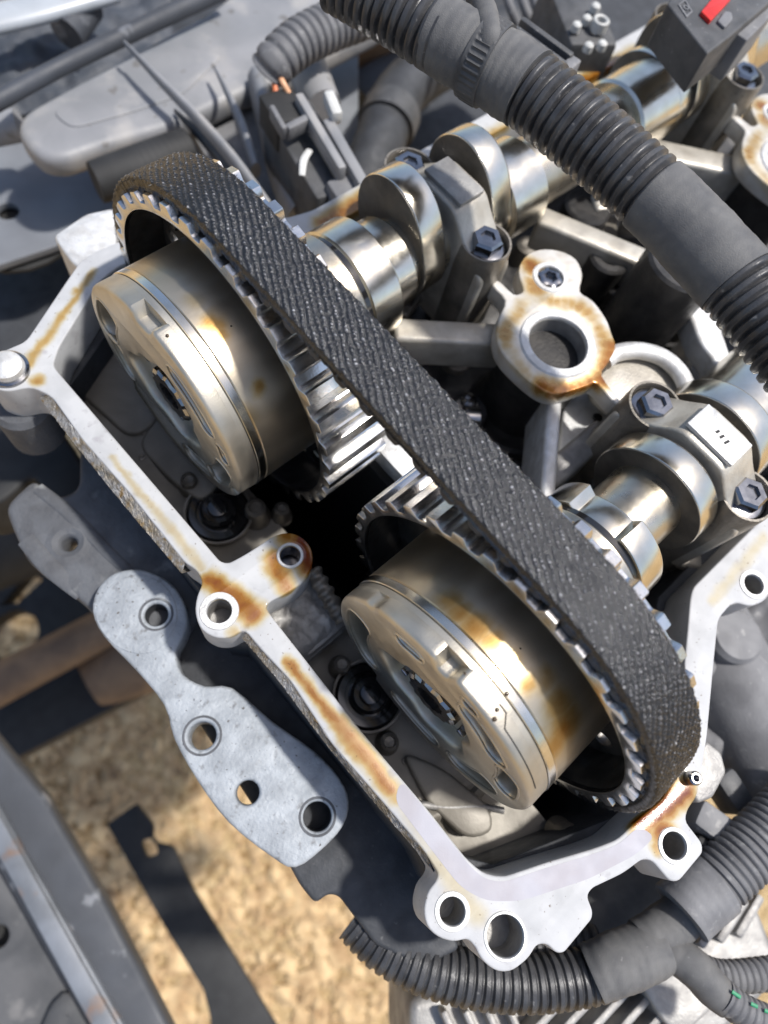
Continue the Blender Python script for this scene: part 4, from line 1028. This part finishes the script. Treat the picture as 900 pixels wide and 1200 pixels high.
rail = thing('chassis_rail', 'blue grey painted chassis rail running across the lower left corner', 'rail', PZ(80,1050,-260))
ro = pz2([(-40,820),(2,872),(52,932),(120,1050),(205,1215),(220,1260),(135,1260),(100,1200),(-40,955)], -200)
plate('beam', [ro], -214, -200, M_RAIL, rail, bevel=3)
def strip(name, a, b, z, wpx, dep, m, parent, bevel=.6): return pbox(name, a, b, z, wpx, dep, m, parent, bevel)
strip('welded_lip', (-30,928), (140,1235), -193, 22, 10, M_LIP, rail, 1.0)
strip('seam_lip', (-30,905), (158,1235), -196, 8, 6, M_LIP, rail, 1.0)
lw = thing('suspension_plate', 'mottled grey steel plate with a dark hole at the bottom left corner', 'plate', PZ(20,1120,-320))
lo = pz2([(-60,960),(0,1010),(120,1230),(-60,1260)], -215)
plate('sheet', [lo, hole(-3,1098,5,-215)], -222, -215, M_UNDER, lw, bevel=.8)
plate('hole_backing', [circ(tuple(PZ(-3,1098,-215)[:2]), 9, 20)], -236, -234, M_BLACK, lw, bevel=.1)
tube('ridge', ppath([(60,1215,-212,30),(80,1180,-212,34),(100,1215,-214,30)], 1.5), M_UNDER, lw, 16, squash=(.4,1))
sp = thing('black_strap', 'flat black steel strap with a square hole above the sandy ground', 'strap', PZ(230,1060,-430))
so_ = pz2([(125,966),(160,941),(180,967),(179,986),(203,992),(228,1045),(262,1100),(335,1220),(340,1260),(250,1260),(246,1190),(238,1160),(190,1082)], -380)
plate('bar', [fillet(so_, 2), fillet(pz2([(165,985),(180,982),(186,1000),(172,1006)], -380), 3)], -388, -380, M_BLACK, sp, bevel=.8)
sf = thing('slab', 'dark subframe with a round hole showing sand at the left edge', 'slab', PZ(40,780,-460))  # flat dark slab above the ground, cut through to the sand
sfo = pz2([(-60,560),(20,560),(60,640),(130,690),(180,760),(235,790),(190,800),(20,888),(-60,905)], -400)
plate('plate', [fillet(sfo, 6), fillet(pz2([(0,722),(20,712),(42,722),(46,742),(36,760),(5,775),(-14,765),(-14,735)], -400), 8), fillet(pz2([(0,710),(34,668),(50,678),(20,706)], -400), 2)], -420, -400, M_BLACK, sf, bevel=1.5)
tr_ = thing('tie_rod', 'brown steel rod slanting under the mount plate at the left edge', 'rod', PZ(50,780,-400))
tube('rod', ppath([(-40,822,-360,52),(40,780,-360,48),(115,740,-360,46),(140,726,-360,44)], 2.5), M_RUST, tr_, 28)
tube('boot', ppath([(105,800,-392,60),(150,775,-392,90),(190,750,-392,90)], 2.5), M_RUST, tr_, 28)
hv = thing('rubber_bush', 'black rubber bush in shadow left of the mount plate', 'bush', PZ(20,640,-330))
tube('bush', ppath([(-30,640,-300,120),(30,620,-300,110),(60,600,-300,90)], 2.5), M_BLACK, hv, 28)

# ================================================================== lower right: loom, gearbox, pipe
lh = thing('lower_conduit', 'black corrugated conduit below the bottom corner of the flange', 'conduit', PZ(580,1150,-110))
lpth = ppath([(415,1075,-62,54),(450,1108,-60,58),(500,1134,-58,60),(560,1148,-57,62),(620,1152,-56,62),(680,1145,-55,62),(716,1136,-54,60)], .3)
tube('corrugated_section', lpth, M_HOSE, lh, 36, corr(2.7, .12, .8), angle=50)
tube('corrugated_section', ppath([(470,1108,-66,50),(530,1118,-66,50),(640,1112,-66,50),(700,1110,-64,50)], .3), M_HOSE, lh, 32, corr(2.7, .12, .8), angle=50)
jn = thing('loom_junction', 'taped grey loom junction where three conduits meet at the lower right', 'junction', PZ(740,1120,-90))
tube('taped_block', ppath([(694,1141,-52,62),(720,1130,-50,66),(750,1118,-50,66),(772,1108,-50,60)], .5), M_TAPE, jn, 36, lump(.012))
tube('neck', ppath([(752,1104,-50,50),(790,1080,-49,52),(812,1062,-48,54)], .5), M_TAPE, jn, 28, lump(.012))
tube('branch', ppath([(764,1112,-50,40),(790,1118,-48,42),(815,1136,-46,44),(835,1158,-46,42),(852,1172,-46,40)], .5), M_TAPE, jn, 28, lump(.01))
rh = thing('right_conduit', 'grey corrugated conduit with a smooth cuff rising at the right edge', 'conduit', PZ(850,1020,-90))
tube('cuff', ppath([(798,1070,-46,74),(818,1050,-45,76),(838,1034,-44,74)], .4), M_PLASTG, rh, 36, lump(.006))
tube('corrugated_section', ppath([(832,1040,-44,69),(862,1012,-42,69),(900,976,-40,69),(950,925,-38,69)], .3), M_HOSEG, rh, 36, corr(2.35, .09, .7), angle=50)
gh = thing('thin_conduit', 'thin grey conduit with a green stripe leaving at the bottom right', 'conduit', PZ(870,1180,-80))
tube('corrugated_section', ppath([(846,1166,-45,38),(870,1184,-45,38),(900,1198,-45,38),(950,1215,-45,38)], .3), M_HOSEG, gh, 28, corr(2.3, .09, .7), angle=50)
for k, (a, b) in enumerate((((858,1162),(868,1169)),((880,1176),(888,1180)),((896,1184),(906,1188)))):
    tube('green_stripe', ppath([(*a,-40.2,4),(*b,-40.2,4)], .5), mat('green_print', (.02,.22,.10), None, rough=.5), gh, 8, squash=(.3,1))
th = thing('thin_conduit', 'short thin grey conduit bending right behind the loom junction', 'conduit', PZ(870,1140,-100))
tube('corrugated_section', ppath([(812,1128,-60,34),(836,1142,-60,36),(870,1144,-60,36),(950,1134,-60,36)], .3), M_HOSEG, th, 28, corr(2.4, .09, .7), angle=50)
gb = thing('gearbox_casing', 'ribbed pale alloy gearbox casing at the bottom right', 'gearbox', PZ(700,1180,-200))
go = pz2([(480,1170),(640,1140),(760,1110),(880,1040),(912,1120),(900,1165),(800,1260),(480,1260)], -100)
plate('case', [fillet(go, 4)], -150, -100, M_CAST, gb, bevel=3)
for k in range(6):
    x0 = 610+34*k
    pbox('fin', (x0, 1226), (x0+64, 1160-2*k), -91, 10, 16, M_CAST, gb, 1.2)
for k in range(3):
    pbox('fin', (822+22*k, 1110-6*k), (858+18*k, 1058-4*k), -91, 11, 16, M_CAST, gb, 1.2)
for k in range(4):
    pbox('dark_fin', (540+26*k, 1230), (520+26*k, 1185), -93, 9, 12, M_CAST, gb, 1.0)
pb = pz2([(735,1130),(770,1118),(838,1180),(800,1215),(780,1200)], -88)
plate('cast_gusset', [fillet(pb, 2)], -100, -88, M_CAST, gb, bevel=1)
rp = thing('coolant_pipe', 'wide smooth grey pipe slanting down along the right edge', 'pipe', PZ(870,850,-110))
tube('pipe', ppath([(800,700,-78,110),(842,775,-72,112),(880,850,-66,116),(930,950,-60,120)], 1.0), M_PLASTG, rp, 40, angle=60)
rk = thing('engine_block_casting', 'lumpy grey casting outside the right flange below its bolt ear', 'casting', PZ(870,740,-90))
me = grid_mesh(62, 150, -110, -42, 50, 50, lambda x, y: -62+10*hnoise(x, y, .035, 21)+2.5*hnoise(x, y, .14, 22)+(6 if (x-88)**2+(y+64)**2 < 160 else 0))
finish(me, 60); link('casting', me, M_PLASTG, rk)
lathe('boss', [(-20,11),(0,10.5),(2,9),(2,.01)], PZ(862,745,-52), M_PLASTG, rk, 'Z', 32)
hc = thing('pipe_clip', 'black plastic pipe clip between the flange corner and the grey conduit', 'clip', PZ(840,970,-80))
pbox('clip_arm', (820,950), (868,985), -42, 34, 16, M_PLASTG, hc, 2)
pbox('clip_hook', (850,905), (880,950), -48, 30, 12, M_PLAST, hc, 2)
pbox('clip_foot', (815,990), (845,1010), -44, 30, 14, M_BLACK, hc, 2)
ds = thing('starter_housing', 'dark housing in the shade behind the flange and the taped junction', 'housing', PZ(740,1060,-130))
tube('housing', ppath([(640,1110,-84,90),(700,1080,-80,96),(760,1046,-78,96),(830,1010,-78,80)], 1.0), M_TAPE, ds, 32)
